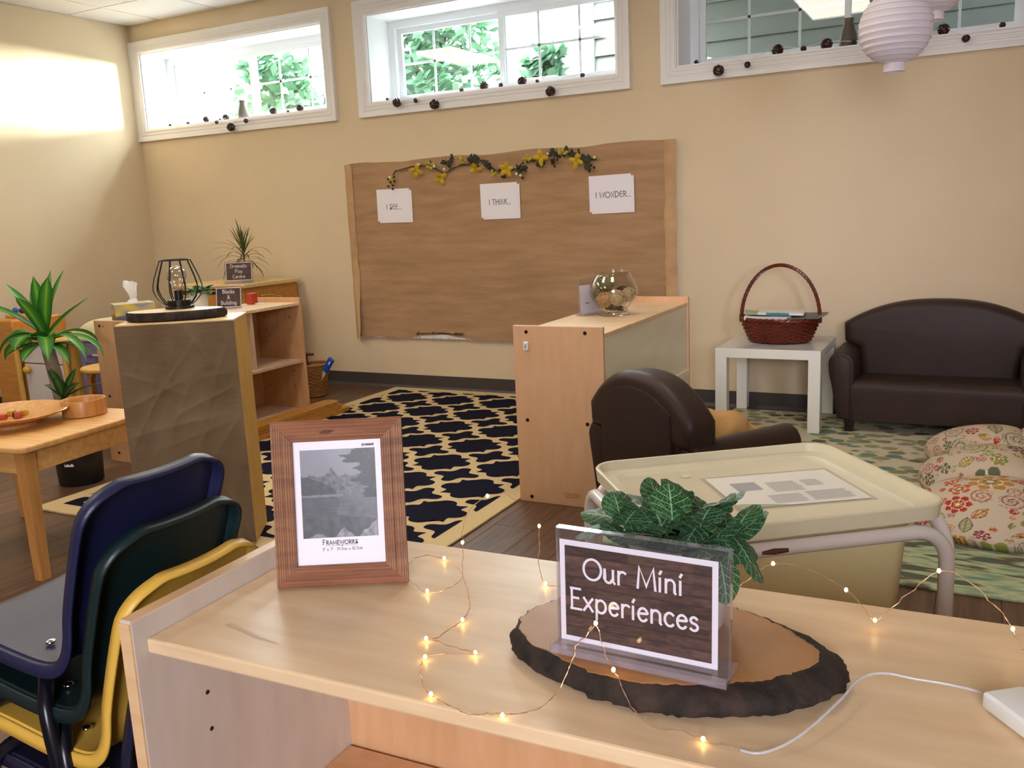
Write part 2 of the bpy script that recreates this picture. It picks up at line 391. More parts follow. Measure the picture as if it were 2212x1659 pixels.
mat('burlap_board', '#b69270', 0.95, col2='#a2805e', vscale=6, stretch=(0.5, 1, 3), weave=150, spec=0.1)
mat('burlap_fold', '#cba77c', 0.95, col2='#ba956c', vscale=8, weave=150, spec=0.1)
mat('burlap_box', '#857056', 0.95, col2='#715b42', vscale=5, weave=160, spec=0.1)
mat('paper', (0.84, 0.80, 0.84), 0.6, spec=0.2)
mat('paper_ivory', (0.80, 0.76, 0.70), 0.45)
mat('ink_grey', '#55525a', 0.7)
mat('ink_black', '#1d1a20', 0.7)
mat('ink_pale', '#a5a0a4', 0.7)
mat('alu_white', (0.75, 0.75, 0.78), 0.4)
mat('rug_cream', '#d6bd90', 0.95, var=0.10, vscale=120, bump=0.5, bscale=500, spec=0.05)
mat('rug_navy', '#1c1c2b', 0.95, var=0.2, vscale=200, bump=0.5, bscale=500, spec=0.05)
mat('leather', '#3a2a25', 0.5, var=0.25, vscale=5, bump=0.15, bscale=110, spec=0.3)
mat('leather_dark', '#2f211d', 0.55, bump=0.12, bscale=90, spec=0.25)
mat('dark_foot', '#1d0f0c', 0.4)
mat('white_lacquer', (0.82, 0.82, 0.74), 0.3, spec=0.5)
mat('marble_film', (0.72, 0.70, 0.68), 0.18, col2=(0.50, 0.48, 0.47), vscale=3.5, detail=8, sharp=(0.36, 0.52))
mat('wicker_dark', '#6e2814', 0.32, var=0.45, vscale=14, spec=0.6)
mat('wicker_tan', '#a9743c', 0.55, var=0.3, vscale=20)
mat('tub_plastic', '#f4e6b2', 0.38, var=0.06, vscale=8, spec=0.45, transl=0.08)
mat('lid_plastic', '#dfd5b8', 0.35, var=0.05, vscale=6, spec=0.5, transl=0.04)
mat('tube_white', (0.72, 0.66, 0.62), 0.25, spec=0.5)
mat('rust', '#5b3524', 0.8)
mat('frame_wood', '#9c6a46', 0.55, col2='#774a2e', vscale=7, stretch=(1.2, 1.2, 12), detail=6, bump=0.25, bscale=25)
mat('frame_wood_h', '#976243', 0.55, col2='#7a4a30', vscale=7, stretch=(1.2, 12, 12), detail=6, bump=0.25, bscale=25)
mat('bark_slice', '#3d2a20', 0.85, col2='#0e0a08', vscale=34, bump=1.0, bscale=55, detail=7, stretch=(1, 1, .6))
mat('slice_face', '#b98450', 0.42, col2='#96632f', vscale=7, detail=6)
mat('plaque', '#4a2c26', 0.5, col2='#2c1a1a', vscale=9, stretch=(1.0, 1, 7), detail=7)
mat('ceramic_white', (0.62, 0.60, 0.55), 0.3)
mat('soil', '#1d140e', 0.95, bump=0.8, bscale=80)
mat('copper_wire', '#cfa47e', 0.35, metal=0.7)
mat('bulb_glow', (1, .8, .4), 0.3, emit=(1.0, 0.66, 0.22), estr=10)
glass_mat('cable_clear', (0.9, 0.9, 0.92), 0.1, 1.5, 1.5, 0.35)
mat('plastic_white', (0.80, 0.79, 0.77), 0.35)
mat('chair_blue', '#1d2042', 0.42, bump=0.1, bscale=300, spec=0.5)
mat('chair_green', '#0d2224', 0.42, bump=0.1, bscale=300, spec=0.5)
mat('chair_yellow', '#e0b14a', 0.42, bump=0.1, bscale=300, spec=0.5)
mat('chair_navy', '#191a33', 0.42, bump=0.1, bscale=300, spec=0.5)
mat('tube_dark', '#15151f', 0.25, metal=0.3)
mat('chrome', (0.7, 0.7, 0.72), 0.15, metal=1.0)
mat('black_metal', '#15120f', 0.4, metal=0.3)
mat('black_plastic', '#121212', 0.4)
mat('lantern_paper', (0.83, 0.78, 0.82), 0.8, transl=0.4, spec=0.1)
mat('rattan_brown', '#3b1c18', 0.3, var=0.3, vscale=40, spec=0.6)
mat('rattan_tan', '#c2935a', 0.6, var=0.3, vscale=30)
mat('rattan_pale', '#cfb78e', 0.6, var=0.25, vscale=30)
mat('rattan_green', '#8f8450', 0.6, var=0.3, vscale=30)
mat('potpourri', '#4a2014', 0.7, var=0.4, vscale=20)
mat('grey_ceramic', '#5d564c', 0.5)
mat('flower_yellow', '#d9b31e', 0.6, var=0.12, vscale=30, transl=0.2)
mat('flower_pale', '#cdbc3a', 0.6, var=0.2, vscale=60, transl=0.2)
mat('garland_leaf', '#3a3a20', 0.7, var=0.3, vscale=40)
mat('berry_dark', '#2c2416', 0.5)
mat('bead_cream', '#d9cb9e', 0.4)
mat('tan_plush', '#c2965c', 0.95, var=0.2, vscale=14, bump=0.7, bscale=120)
mat('toy_lilac', '#7d6fa0', 0.45)
mat('toy_lilac_dark', '#5f5480', 0.45)
mat('toy_cream', '#cfc6a2', 0.4)
mat('toy_white', (0.62, 0.59, 0.60), 0.4)
mat('toy_yellow', '#c79a2c', 0.4)
mat('toy_red', '#b0341c', 0.4)
mat('toy_maroon', '#5a1b16', 0.4)
mat('toy_orange', '#c24a2a', 0.4)
mat('toy_blue', '#1f4fb0', 0.35)
mat('toy_purple', '#2d1c48', 0.35)
mat('tissue', (0.86, 0.84, 0.85), 0.8, transl=0.3)
mat('vcol', (0.8, 0.8, 0.8), 0.8, vcol='Col', spec=0.15)
mat('vcol_card', (0.8, 0.8, 0.8), 0.35, vcol='Col', spec=0.3)
mat('trunk', '#9a8670', 0.9, var=0.35, vscale=6, stretch=(1, 1, 8), bump=0.5, bscale=14)
mat('sprig_green', '#4f7a3e', 0.5, var=0.3, vscale=12, transl=0.2)
mat('spike_leaf', '#57612c', 0.5, var=0.35, vscale=9, transl=0.2)
mat('book_white', (0.72, 0.72, 0.68), 0.5)
mat('book_teal', '#3c8fa0', 0.5)
mat('book_green', '#9fae86', 0.5)
mat('book_grey', '#5e625e', 0.5)

def leaf_mat(name, base, dark, mid, veins=None):
    """strap leaf: paler stripe along the midrib (u across, v along); or a net-veined leaf when veins is given"""
    m = bpy.data.materials.new(name); m.use_nodes = True; nt = m.node_tree; p = nt.nodes['Principled BSDF']
    p.inputs['Roughness'].default_value = 0.42
    uv = nd(nt, 'ShaderNodeTexCoord'); sx = nd(nt, 'ShaderNodeSeparateXYZ'); nt.links.new(uv.outputs['UV'], sx.inputs[0])
    s1 = nd(nt, 'ShaderNodeMath', operation='SUBTRACT'); s1.inputs[1].default_value = 0.5; nt.links.new(sx.outputs[0], s1.inputs[0])
    ab = nd(nt, 'ShaderNodeMath', operation='ABSOLUTE'); nt.links.new(s1.outputs[0], ab.inputs[0])
    if veins is None:
        no = nd(nt, 'ShaderNodeTexNoise'); no.inputs['Scale'].default_value = 8
        mp = nd(nt, 'ShaderNodeMapping'); mp.inputs['Scale'].default_value = (14, 0.6, 1); nt.links.new(uv.outputs['UV'], mp.inputs[0]); nt.links.new(mp.outputs[0], no.inputs['Vector'])
        ad = nd(nt, 'ShaderNodeMath', operation='MULTIPLY_ADD'); ad.inputs[1].default_value = 0.16; nt.links.new(no.outputs['Fac'], ad.inputs[0]); nt.links.new(ab.outputs[0], ad.inputs[2])
        rp = nd(nt, 'ShaderNodeValToRGB'); e = rp.color_ramp.elements
        e[0].position = 0.08; e[0].color = (*lin(mid), 1); e[1].position = 0.22; e[1].color = (*lin(base), 1)
        x = rp.color_ramp.elements.new(0.5); x.color = (*lin(dark), 1)
        nt.links.new(ad.outputs[0], rp.inputs[0]); col = rp.outputs[0]
    else:
        def th(sock, lim):
            l = nd(nt, 'ShaderNodeMath', operation='LESS_THAN'); l.inputs[1].default_value = lim; nt.links.new(sock, l.inputs[0]); return l.outputs[0]
        rib = th(ab.outputs[0], 0.018)
        # side veins: v - 0.55*|u| repeated
        a = nd(nt, 'ShaderNodeMath', operation='MULTIPLY_ADD'); a.inputs[1].default_value = -0.62; nt.links.new(ab.outputs[0], a.inputs[0]); nt.links.new(sx.outputs[1], a.inputs[2])
        b = nd(nt, 'ShaderNodeMath', operation='MULTIPLY'); b.inputs[1].default_value = 5.5; nt.links.new(a.outputs[0], b.inputs[0])
        fr = nd(nt, 'ShaderNodeMath', operation='FRACT'); nt.links.new(b.outputs[0], fr.inputs[0])
        sv = th(fr.outputs[0], 0.08)
        vo = nd(nt, 'ShaderNodeTexVoronoi', feature='DISTANCE_TO_EDGE'); vo.inputs['Scale'].default_value = 11; nt.links.new(uv.outputs['UV'], vo.inputs['Vector'])
        nv = th(vo.outputs['Distance'], 0.028)
        half = nd(nt, 'ShaderNodeMath', operation='MULTIPLY'); half.inputs[1].default_value = 0.55; nt.links.new(nv, half.inputs[0])
        m1 = nd(nt, 'ShaderNodeMath', operation='MAXIMUM'); nt.links.new(rib, m1.inputs[0]); nt.links.new(sv, m1.inputs[1])
        m2 = nd(nt, 'ShaderNodeMath', operation='MAXIMUM'); nt.links.new(m1.outputs[0], m2.inputs[0]); nt.links.new(half.outputs[0], m2.inputs[1])
        oi = nd(nt, 'ShaderNodeObjectInfo')
        mb_ = nd(nt, 'ShaderNodeMix', data_type='RGBA'); nt.links.new(oi.outputs['Random'], mb_.inputs[0]); mb_.inputs[6].default_value = (*lin(base), 1); mb_.inputs[7].default_value = (*lin(dark), 1)
        mx = nd(nt, 'ShaderNodeMix', data_type='RGBA'); nt.links.new(m2.outputs[0], mx.inputs[0]); nt.links.new(mb_.outputs[2], mx.inputs[6]); mx.inputs[7].default_value = (*lin(veins), 1)
        col = mx.outputs[2]
    nt.links.new(col, p.inputs['Base Color'])
    tr = nd(nt, 'ShaderNodeBsdfTranslucent'); nt.links.new(col, tr.inputs[0]); ms = nd(nt, 'ShaderNodeMixShader'); ms.inputs[0].default_value = 0.25
    nt.links.new(p.outputs[0], ms.inputs[1]); nt.links.new(tr.outputs[0], ms.inputs[2]); nt.links.new(ms.outputs[0], nt.nodes['Material Output'].inputs[0])
    MATS[name] = m
leaf_mat('corn_leaf', '#4c9434', '#2f6c28', '#8dbc46')
leaf_mat('fern_leaf', '#3f6a2c', '#274f22', '#6d9a4a')
leaf_mat('fittonia_leaf', '#1b4727', '#2b5726', '', veins='#9fbf9a')

def watercolor_mat():
    m = bpy.data.materials.new('rug_watercolor'); m.use_nodes = True; nt = m.node_tree; p = nt.nodes['Principled BSDF']
    p.inputs['Roughness'].default_value = 0.95; p.inputs['Specular IOR Level'].default_value = 0.05
    tc = nd(nt, 'ShaderNodeTexCoord')
    def noise(sc, scale, det):
        mp = nd(nt, 'ShaderNodeMapping'); mp.inputs['Scale'].default_value = sc; nt.links.new(tc.outputs['Object'], mp.inputs[0])
        no = nd(nt, 'ShaderNodeTexNoise'); no.inputs['Scale'].default_value = scale; no.inputs['Detail'].default_value = det; nt.links.new(mp.outputs[0], no.inputs['Vector']); return no, mp
    def ramp(sock, stops):
        rp = nd(nt, 'ShaderNodeValToRGB'); r = rp.color_ramp
        r.elements[0].position = stops[0][0]; r.elements[0].color = (*lin(stops[0][1]), 1); r.elements[1].position = stops[-1][0]; r.elements[1].color = (*lin(stops[-1][1]), 1)
        for ps, c in stops[1:-1]: e = r.elements.new(ps); e.color = (*lin(c), 1)
        nt.links.new(sock, rp.inputs[0]); return rp.outputs[0]
    no, mp = noise((13, 17, 1), 1.4, 4)
    mixv = nd(nt, 'ShaderNodeMix', data_type='VECTOR'); mixv.inputs[0].default_value = 0.30
    nt.links.new(mp.outputs[0], mixv.inputs[4]); nt.links.new(no.outputs['Color'], mixv.inputs[5])
    vo = nd(nt, 'ShaderNodeTexVoronoi', feature='F1'); vo.inputs['Randomness'].default_value = 1.0; vo.inputs['Scale'].default_value = 1.25
    nt.links.new(mixv.outputs[1], vo.inputs['Vector'])
    big, _ = noise((1, 1, 1), 1.3, 2)
    sp = nd(nt, 'ShaderNodeSeparateColor'); nt.links.new(vo.outputs['Color'], sp.inputs[0])
    ad = nd(nt, 'ShaderNodeMath', operation='MULTIPLY_ADD'); ad.inputs[1].default_value = 0.40; nt.links.new(sp.outputs[0], ad.inputs[0]); nt.links.new(big.outputs['Fac'], ad.inputs[2])
    col = ramp(ad.outputs[0], [(0.40, '#5f574d'), (0.50, '#857b6c'), (0.58, '#9c9381'), (0.66, '#8d8a5e'), (0.74, '#9c9f7a'), (0.82, '#84987f'), (0.90, '#6d8682'), (0.98, '#65564a')])
    # blot edge: a soft rim, then the pale ground
    ed = nd(nt, 'ShaderNodeMapRange'); ed.inputs['From Min'].default_value = 0.42; ed.inputs['From Max'].default_value = 0.54
    nt.links.new(vo.outputs['Distance'], ed.inputs[0])
    mx = nd(nt, 'ShaderNodeMix', data_type='RGBA'); nt.links.new(ed.outputs[0], mx.inputs[0]); nt.links.new(col, mx.inputs[6]); mx.inputs[7].default_value = (*lin('#cfc7ad'), 1)
    # streaky wash towards the front of the rug
    st, _ = noise((2.6, 11, 1), 1.7, 6)
    wash = ramp(st.outputs['Fac'], [(0.34, '#54685f'), (0.43, '#6b5a4b'), (0.47, '#8a9a7c'), (0.53, '#b9bf9c'), (0.60, '#93a584'), (0.68, '#6d8a80')])
    sx = nd(nt, 'ShaderNodeSeparateXYZ'); nt.links.new(tc.outputs['Object'], sx.inputs[0])
    wn = nd(nt, 'ShaderNodeMath', operation='MULTIPLY_ADD'); wn.inputs[1].default_value = 0.9; nt.links.new(big.outputs['Fac'], wn.inputs[0]); nt.links.new(sx.outputs[1], wn.inputs[2])
    wr = nd(nt, 'ShaderNodeMapRange'); wr.inputs['From Min'].default_value = 0.0; wr.inputs['From Max'].default_value = -0.35; nt.links.new(wn.outputs[0], wr.inputs[0])
    m2 = nd(nt, 'ShaderNodeMix', data_type='RGBA'); nt.links.new(wr.outputs[0], m2.inputs[0]); nt.links.new(mx.outputs[2], m2.inputs[6]); nt.links.new(wash, m2.inputs[7])
    nt.links.new(m2.outputs[2], p.inputs['Base Color'])
    MATS['rug_watercolor'] = m
watercolor_mat()

# ------------------------------------------------------------------ room shell
XL, XR, YB, YF, ZC = -6.12, 1.32, 5.32, -2.40, 2.816
WIN = [(-6.12, -4.103), (-3.90, -1.902), (-1.71, 0.288)]      # outer casing spans
CZ0, CZ1 = 1.921, 2.686
TW = 0.092                                                      # casing width
OZ0, OZ1 = CZ0 + TW, CZ1 - TW
DEP = 0.33
def wall_with_holes(name, holes, a0, a1, z0, z1, fn, t):
    mb = MB(); xs = sorted({a0, a1, *[h[0] for h in holes], *[h[1] for h in holes]}); zs = sorted({z0, z1, *[h[2] for h in holes], *[h[3] for h in holes]})
    for i in range(len(xs) - 1):
        for j in range(len(zs) - 1):
            cx, cz = (xs[i] + xs[i + 1]) / 2, (zs[j] + zs[j + 1]) / 2
            if any(h[0] < cx < h[1] and h[2] < cz < h[3] for h in holes): continue
            vs = [fn(a, z, d) for d in (0, t) for a, z in ((xs[i], zs[j]), (xs[i + 1], zs[j]), (xs[i + 1], zs[j + 1]), (xs[i], zs[j + 1]))]
            mb.add(vs, [(0, 1, 2, 3), (7, 6, 5, 4), (0, 4, 5, 1), (1, 5, 6, 2), (2, 6, 7, 3), (3, 7, 4, 0)])
    return obj(name, mb, 'wall_paint', kind='structure')
holes = [(a + TW, b - TW, OZ0, OZ1) for a, b in WIN]
wall_with_holes('wall_back', holes, XL - 0.2, XR + 0.2, 0, ZC + 0.1, lambda a, z, d: (a, YB + d, z), DEP + 0.05)
wall_with_holes('wall_left', [], YF - 0.2, YB, 0, ZC + 0.1, lambda a, z, d: (XL - d, a, z), 0.2)
wall_with_holes('wall_right', [], YF - 0.2, YB, 0, ZC + 0.1, lambda a, z, d: (XR + d, a, z), 0.2)
wall_with_holes('wall_front', [], XL - 0.2, XR + 0.2, 0, ZC + 0.1, lambda a, z, d: (a, YF - d, z), 0.2)

# floor: a slab that carries the planks that can be told apart
fl = obj('floor', MB().bx(XL - 0.2, XR + 0.2, YF - 0.2, YB + 0.3, -0.1, -0.004), 'subfloor', kind='structure')
PWD, PLN = 0.178, 1.22
plank = MB()
plank.add([(-PWD / 2 + .0012, -PLN / 2 + .0012, 0), (PWD / 2 - .0012, -PLN / 2 + .0012, 0), (PWD / 2 - .0012, PLN / 2 - .0012, 0), (-PWD / 2 + .0012, PLN / 2 - .0012, 0),
           (-PWD / 2, -PLN / 2, -.003), (PWD / 2, -PLN / 2, -.003), (PWD / 2, PLN / 2, -.003), (-PWD / 2, PLN / 2, -.003)],
          [(0, 1, 2, 3), (0, 4, 5, 1), (1, 5, 6, 2), (2, 6, 7, 3), (3, 7, 4, 0)])
pme = plank.mesh('plank', MATS['floor_plank'])
i = 0; rest = MB(); x = XL + PWD / 2
while x < XR + 0.1:
    off = (i * 0.437) % 1 * PLN; y = YB + PLN / 2 - off
    while y > YF - PLN / 2:
        if y > 0.2 and x < 0.9 and (y < 4.6 + 0.7):
            # planks wholly outside the view to the right or near corners are joined below
            obj('plank', pme, None, fl, loc=(x, y, 0))
        else:
            rest.add([(v[0] + x, v[1] + y, v[2]) for v in plank.v], plank.f)
        y -= PLN
    x += PWD; i += 1
obj('plank_field', rest, 'floor_plank', fl, kind='stuff')

# ceiling: grid and lay-in tiles
ce = obj('ceiling', MB().bx(XL - 0.2, XR + 0.2, YF - 0.2, YB + 0.05, ZC + 0.03, ZC + 0.12), 'ceiling_grid', kind='structure')
TX, TY = 0.61, 1.22
GX0, GY0 = -1.47, 2.33
LIGHTS = [(-1.47 + 1.83 * k, GY0 + r * 2 * TY) for k in (-2, -1, 0, 1) for r in (0, -1)]
tile_cache = {}
ix = -8
while GX0 + ix * TX < XR:
    for iy in range(-5, 4):
        x0, x1 = max(GX0 + ix * TX, XL), min(GX0 + (ix + 1) * TX, XR)
        y0, y1 = max(GY0 + iy * TY, YF), min(GY0 + (iy + 1) * TY, YB)
        if x1 - x0 < .02 or y1 - y0 < .02: continue
        if any(abs(x0 - a) < .05 and abs(y0 - b) < .05 for a, b in LIGHTS): continue
        key = (round(x1 - x0, 3), round(y1 - y0, 3))
        if key not in tile_cache:
            w, d = key[0] / 2, key[1] / 2; e = .012
            t = MB().add([(-w + e, -d + e, -.006), (w - e, -d + e, -.006), (w - e, d - e, -.006), (-w + e, d - e, -.006), (-w + e, -d + e, .012), (w - e, -d + e, .012), (w - e, d - e, .012), (-w + e, d - e, .012)],
                         [(3, 2, 1, 0), (0, 1, 5, 4), (1, 2, 6, 5), (2, 3, 7, 6), (3, 0, 4, 7)])
            tile_cache[key] = t.mesh('ceiling_tile', MATS['ceiling_tile'])
        obj('ceiling_tile', tile_cache[key], None, ce, loc=((x0 + x1) / 2, (y0 + y1) / 2, ZC + .006))
    ix += 1
tb = MB()
k = -8
while GX0 + k * TX < XR:
    xx = GX0 + k * TX
    if xx > XL: tb.bx(xx - .012, xx + .012, YF, YB, ZC + .004, ZC + .034)
    k += 1
for k in range(-5, 4):
    yy = GY0 + k * TY
    if YF < yy < YB: tb.bx(XL, XR, yy - .012, yy + .012, ZC + .004, ZC + .034)
obj('ceiling_rail', tb, 'ceiling_grid', ce)
for n, (a, b) in enumerate(LIGHTS):
    pos = ['far left', 'left', 'middle', 'right'][n // 2]; row = ['nearer the window wall', 'unseen behind the camera'][n % 2]
    t = thing('ceiling_light', '%s recessed ceiling light panel, %s of its row, %s' % ('lit' if n in (0, 1, 2, 3, 4) else 'switched off', pos, row), 'ceiling light', (a + TX / 2, b + TY / 2, ZC), 0, 'recessed ceiling lights')
    fm = MB()
    for s_ in (-1, 1):
        fm.box((s_ * (TX / 2 - .02), 0, .0), (.04, TY, .02)); fm.box((0, s_ * (TY / 2 - .02), .0), (TX - .08, .04, .02))
    obj('light_frame', fm, 'ceiling_grid', t)
    obj('diffuser', MB().box((0, 0, .006), (TX - .08, TY - .08, .008)), 'lamp_panel' if n in (0, 1, 2, 3, 4) else 'lamp_panel_off', t)  # lit panels behind the camera are added as fill light

# skirting
def base_run(name, a, b, axis):
    prof = [(0, 0), (0.016, 0), (0.008, 0.012), (0.004, 0.02), (0.004, 0.1), (0, 0.1)]
    mb = MB()
    if axis == 'x': mb.prism(prof, lambda p, q, t: (t, YB - p, q), a, b)
    elif axis == 'l': mb.prism(prof, lambda p, q, t: (XL + p, t, q), a, b)
    else: mb.prism(prof, lambda p, q, t: (XR - p, t, q), a, b)
    return obj(name, mb, 'base_vinyl', kind='structure')
base_run('baseboard_back', XL, XR, 'x'); base_run('baseboard_left', YF, YB, 'l'); base_run('baseboard_right', YF, YB, 'r')

# windows: moulded casing, deep reveal, white slider frames, muntins, panes
def make_window(n, x0, x1, sash_split, split_cols):
    a0, a1 = x0 + TW, x1 - TW
    prof = [(0, 0), (0, .014), (.012, .022), (.022, .022), (.026, .018), (.034, .018), (.038, .022), (.046, .022), (.05, .018), (.058, .018), (.064, .024), (.082, .030), (.092, .030), (.092, 0)]
    loops = []
    cs = MB()
    ring = []
    for (d, h) in prof:
        # d measured from the inner edge outwards, h out of the wall
        q = d
        ring.append([(a0 - q, YB - h, OZ0 - q), (a1 + q, YB - h, OZ0 - q), (a1 + q, YB - h, OZ1 + q), (a0 - q, YB - h, OZ1 + q)])
    vs = [p for r in ring for p in r]; m = len(ring); fs = []
    for i in range(m - 1):
        for k in range(4): fs.append((i * 4 + k, i * 4 + (k + 1) % 4, (i + 1) * 4 + (k + 1) % 4, (i + 1) * 4 + k))
    cs.add(vs, fs)
    w = obj('window_%d' % n, cs, 'white_trim', smooth=30, kind='structure')
    e = .008; rv = MB()
    yb = YB + DEP - .05
    rv.bx(a0, a0 + e, YB + .001, yb, OZ0, OZ1); rv.bx(a1 - e, a1, YB + .001, yb, OZ0, OZ1); rv.bx(a0 + e, a1 - e, YB + .001, yb, OZ1 - e, OZ1)
    obj('window_reveal', rv, 'white_reveal', w)
    obj('window_sill', MB().bx(a0 + e, a1 - e, YB - .004, yb, OZ0, OZ0 + e), 'white_reveal', w)
    f = MB(); b = .05; i0, i1, j0, j1 = a0 + e, a1 - e, OZ0 + e, OZ1 - e
    f.bx(i0, i0 + b, yb - .03, yb + .05, j0, j1); f.bx(i1 - b, i1, yb - .03, yb + .05, j0, j1); f.bx(i0 + b, i1 - b, yb - .03, yb + .05, j1 - b, j1); f.bx(i0 + b, i1 - b, yb - .03, yb + .05, j0, j0 + b * .7)
    obj('window_frame', f, 'vinyl', w)
    k0, k1, l0, l1 = i0 + b, i1 - b, j0 + b * .7, j1 - b
    sx = k0 + (k1 - k0) * sash_split
    for (p0, p1, yy, cols) in ((k0, sx + .02, yb + .02, split_cols), (sx - .02, k1, yb - .012, split_cols)):
        s_ = MB(); t = .034
        s_.bx(p0, p0 + t, yy - .012, yy + .012, l0, l1); s_.bx(p1 - t, p1, yy - .012, yy + .012, l0, l1)
        s_.bx(p0 + t, p1 - t, yy - .012, yy + .012, l1 - t, l1); s_.bx(p0 + t, p1 - t, yy - .012, yy + .012, l0, l0 + t * .8)
        so = obj('window_sash', s_, 'vinyl', w)
        obj('window_pane', MB().bx(p0 + t, p1 - t, yy - .002, yy + .002, l0 + t * .8, l1 - t), 'window_glass', so)
        mt = MB()
        for c in range(1, cols):
            xc = p0 + (p1 - p0) * c / cols; mt.bx(xc - .008, xc + .008, yy + .004, yy + .010, l0, l1)
        zc = (l0 + l1) / 2; mt.bx(p0 + t, p1 - t, yy + .004, yy + .010, zc - .008, zc + .008)
        obj('window_muntin', mt, 'vinyl', so)
    return w
for n, (a, b) in enumerate(WIN): make_window(n + 1, a, b, 0.5, 3)

# outside: ground of the window bay, neighbouring clapboard wall, leafy growth
obj('ground', MB().bx(-14, 6, YB + DEP + .06, 22, 1.5, 1.75), 'lawn', kind='structure')
hs = thing('neighbouring_house_wall', 'grey green clapboard house wall seen through the right window', 'house', (-2.80, 7.0, 1.75))
for k in range(16):
    z0 = -.02 + k * .137
    obj('siding_board', MB().add([(0, -.028, z0), (5.4, -.028, z0), (5.4, 0, z0 + .15), (0, 0, z0 + .15), (0, .012, z0), (5.4, .012, z0), (5.4, .012, z0 + .15), (0, .012, z0 + .15)],
        [(0, 1, 2, 3), (0, 4, 5, 1), (1, 5, 6, 2), (2, 6, 7, 3), (3, 7, 4, 0), (7, 6, 5, 4)]), 'siding', hs)
obj('corner_board', MB().bx(-.09, 0, -.04, .05, -.02, 2.3), 'vinyl', hs)
obj('house_core', MB().bx(0, 5.4, .013, 3.0, -.02, 2.3), 'siding', hs)
def bush(name, label, loc, R, H, n, seed):
    rnd = random.Random(seed); t = thing(name, label, 'shrub', loc, 0, 'shrubs outside the windows')
    tr = MB()
    for k in range(5):
        a = rnd.uniform(0, 6.28); tr.tube([(0, 0, 0), (math.cos(a) * R * .3, math.sin(a) * R * .3, H * .4), (math.cos(a) * R * .6, math.sin(a) * R * .6, H * .8)], [.03, .02, .008], 5)
    obj('stem', tr, 'bark', t)
    mb = MB()
    for k in range(n):
        a = rnd.uniform(0, 6.28); rr_ = R * math.sqrt(rnd.uniform(.02, 1)); z = H * rnd.uniform(.02, 1)
        rr_ *= math.sin(min(1, .35 + .8 * z / H) * PI * .8) + .25
        c = Vector((rr_ * math.cos(a), rr_ * math.sin(a), z)); s_ = rnd.uniform(.05, .11)
        d = Vector((rnd.uniform(-1, 1), rnd.uniform(-1, 1), rnd.uniform(-.8, .6))).normalized(); q = d.orthogonal().normalized()
        mb.add([c - d * s_, c + q * s_ * .55, c + d * s_ * 1.2, c - q * s_ * .55], [(0, 1, 2, 3)])
    obj('foliage', mb, 'leaf_out', t, kind='stuff')
bush('leafy_shrub', 'green leafy shrub behind the left pane of the middle window', (-5.85, 9.1, 1.75), .85, 2.6, 4200, 1)
bush('leafy_shrub', 'green shrub in the lower right corner pane of the middle window', (-3.32, 7.15, 1.75), .22, .80, 420, 2)
bush('leafy_shrub', 'pale green shrub outside the centre of the left window', (-7.9, 9.0, 1.75), .50, 1.5, 1100, 3)
bush('leafy_shrub', 'pale green shrub outside the right part of the left window', (-8.2, 11.6, 1.75), .65, 2.9, 1500, 4)
pr = thing('shade_slab', 'flat slab added to shade the passage outside the right window', 'light blocker', (0, 6.35, 2.95))  # added to keep sky light off the house wall
obj('slab_top', MB().bx(-2.6, 3.6, -.64, .64, 0, .1), 'siding', pr)
obj('slab_end', MB().bx(2.6, 2.7, -.64, .64, -1.2, 0), 'siding', pr)  # added end piece, blocks sky light from the right
obj('slab_edge', MB().bx(-2.64, -2.6, -.64, .64, -.08, .12), 'vinyl', pr)

# ------------------------------------------------------------------ rugs
RX0, RX1, RY0, RY1 = -3.745, -1.712, 2.41, 5.285
rug = thing('trellis_rug', 'large cream rug with navy trellis pattern lying between the two low shelves', 'rug', ((RX0 + RX1) / 2, (RY0 + RY1) / 2, 0))
cxr, cyr = (RX0 + RX1) / 2, (RY0 + RY1) / 2
obj('rug_body', MB().rbox((0, 0, .005), (RX1 - RX0, RY1 - RY0, .010), .003, 2), 'rug_cream', rug)
def oct_shape(pts, ysc=0.91):
    full = []
    half = pts + [(b, a) for a, b in pts[::-1][1:]]           # 0..90 degrees
    for q in range(4):
        c, s = [(1, 0), (0, 1), (-1, 0), (0, -1)][q]
        for a, b in half[:-1]: full.append((a * c - b * s, (a * s + b * c) * ysc))
    return full
def clip(poly, x0, x1, y0, y1):
    for ax, lim, sg in ((0, x0, 1), (0, x1, -1), (1, y0, 1), (1, y1, -1)):
        out = []
        for i in range(len(poly)):
            a, b = poly[i - 1], poly[i]; ia, ib = (a[ax] - lim) * sg >= 0, (b[ax] - lim) * sg >= 0
            if ia != ib:
                t = (lim - a[ax]) / (b[ax] - a[ax]); out.append((a[0] + (b[0] - a[0]) * t, a[1] + (b[1] - a[1]) * t))
            if ib: out.append(b)
        poly = out
        if len(poly) < 3: return []
    return poly
big = oct_shape([(.158, 0), (.157, .014), (.150, .030), (.136, .043), (.120, .050), (.106, .055), (.103, .068), (.106, .086), (.112, .112)])
sml = oct_shape([(.119, 0), (.117, .013), (.110, .024), (.096, .031), (.080, .034), (.064, .037), (.050, .043), (.046, .046)])
pat = MB(); cb = bmesh.new()
def put(shape, px, py):
    p = clip([(a + px, b + py) for a, b in shape], RX0 + .088, RX1 - .088, RY0 + .088, RY1 - .088)
    if len(p) < 3: return
    try: cb.faces.new([cb.verts.new((a - cxr, b - cyr, .0108)) for a, b in p])
    except ValueError: pass
for i in range(-1, 6):
    for j in range(-1, 9):
        px, py = -3.439 + .3655 * i, 4.975 - .3300 * j
        put(big, px, py); put(sml, px + .1828, py - .165)
bmesh.ops.triangulate(cb, faces=list(cb.faces))
pat.bm(cb); obj('navy_pattern', pat, 'rug_navy', rug)

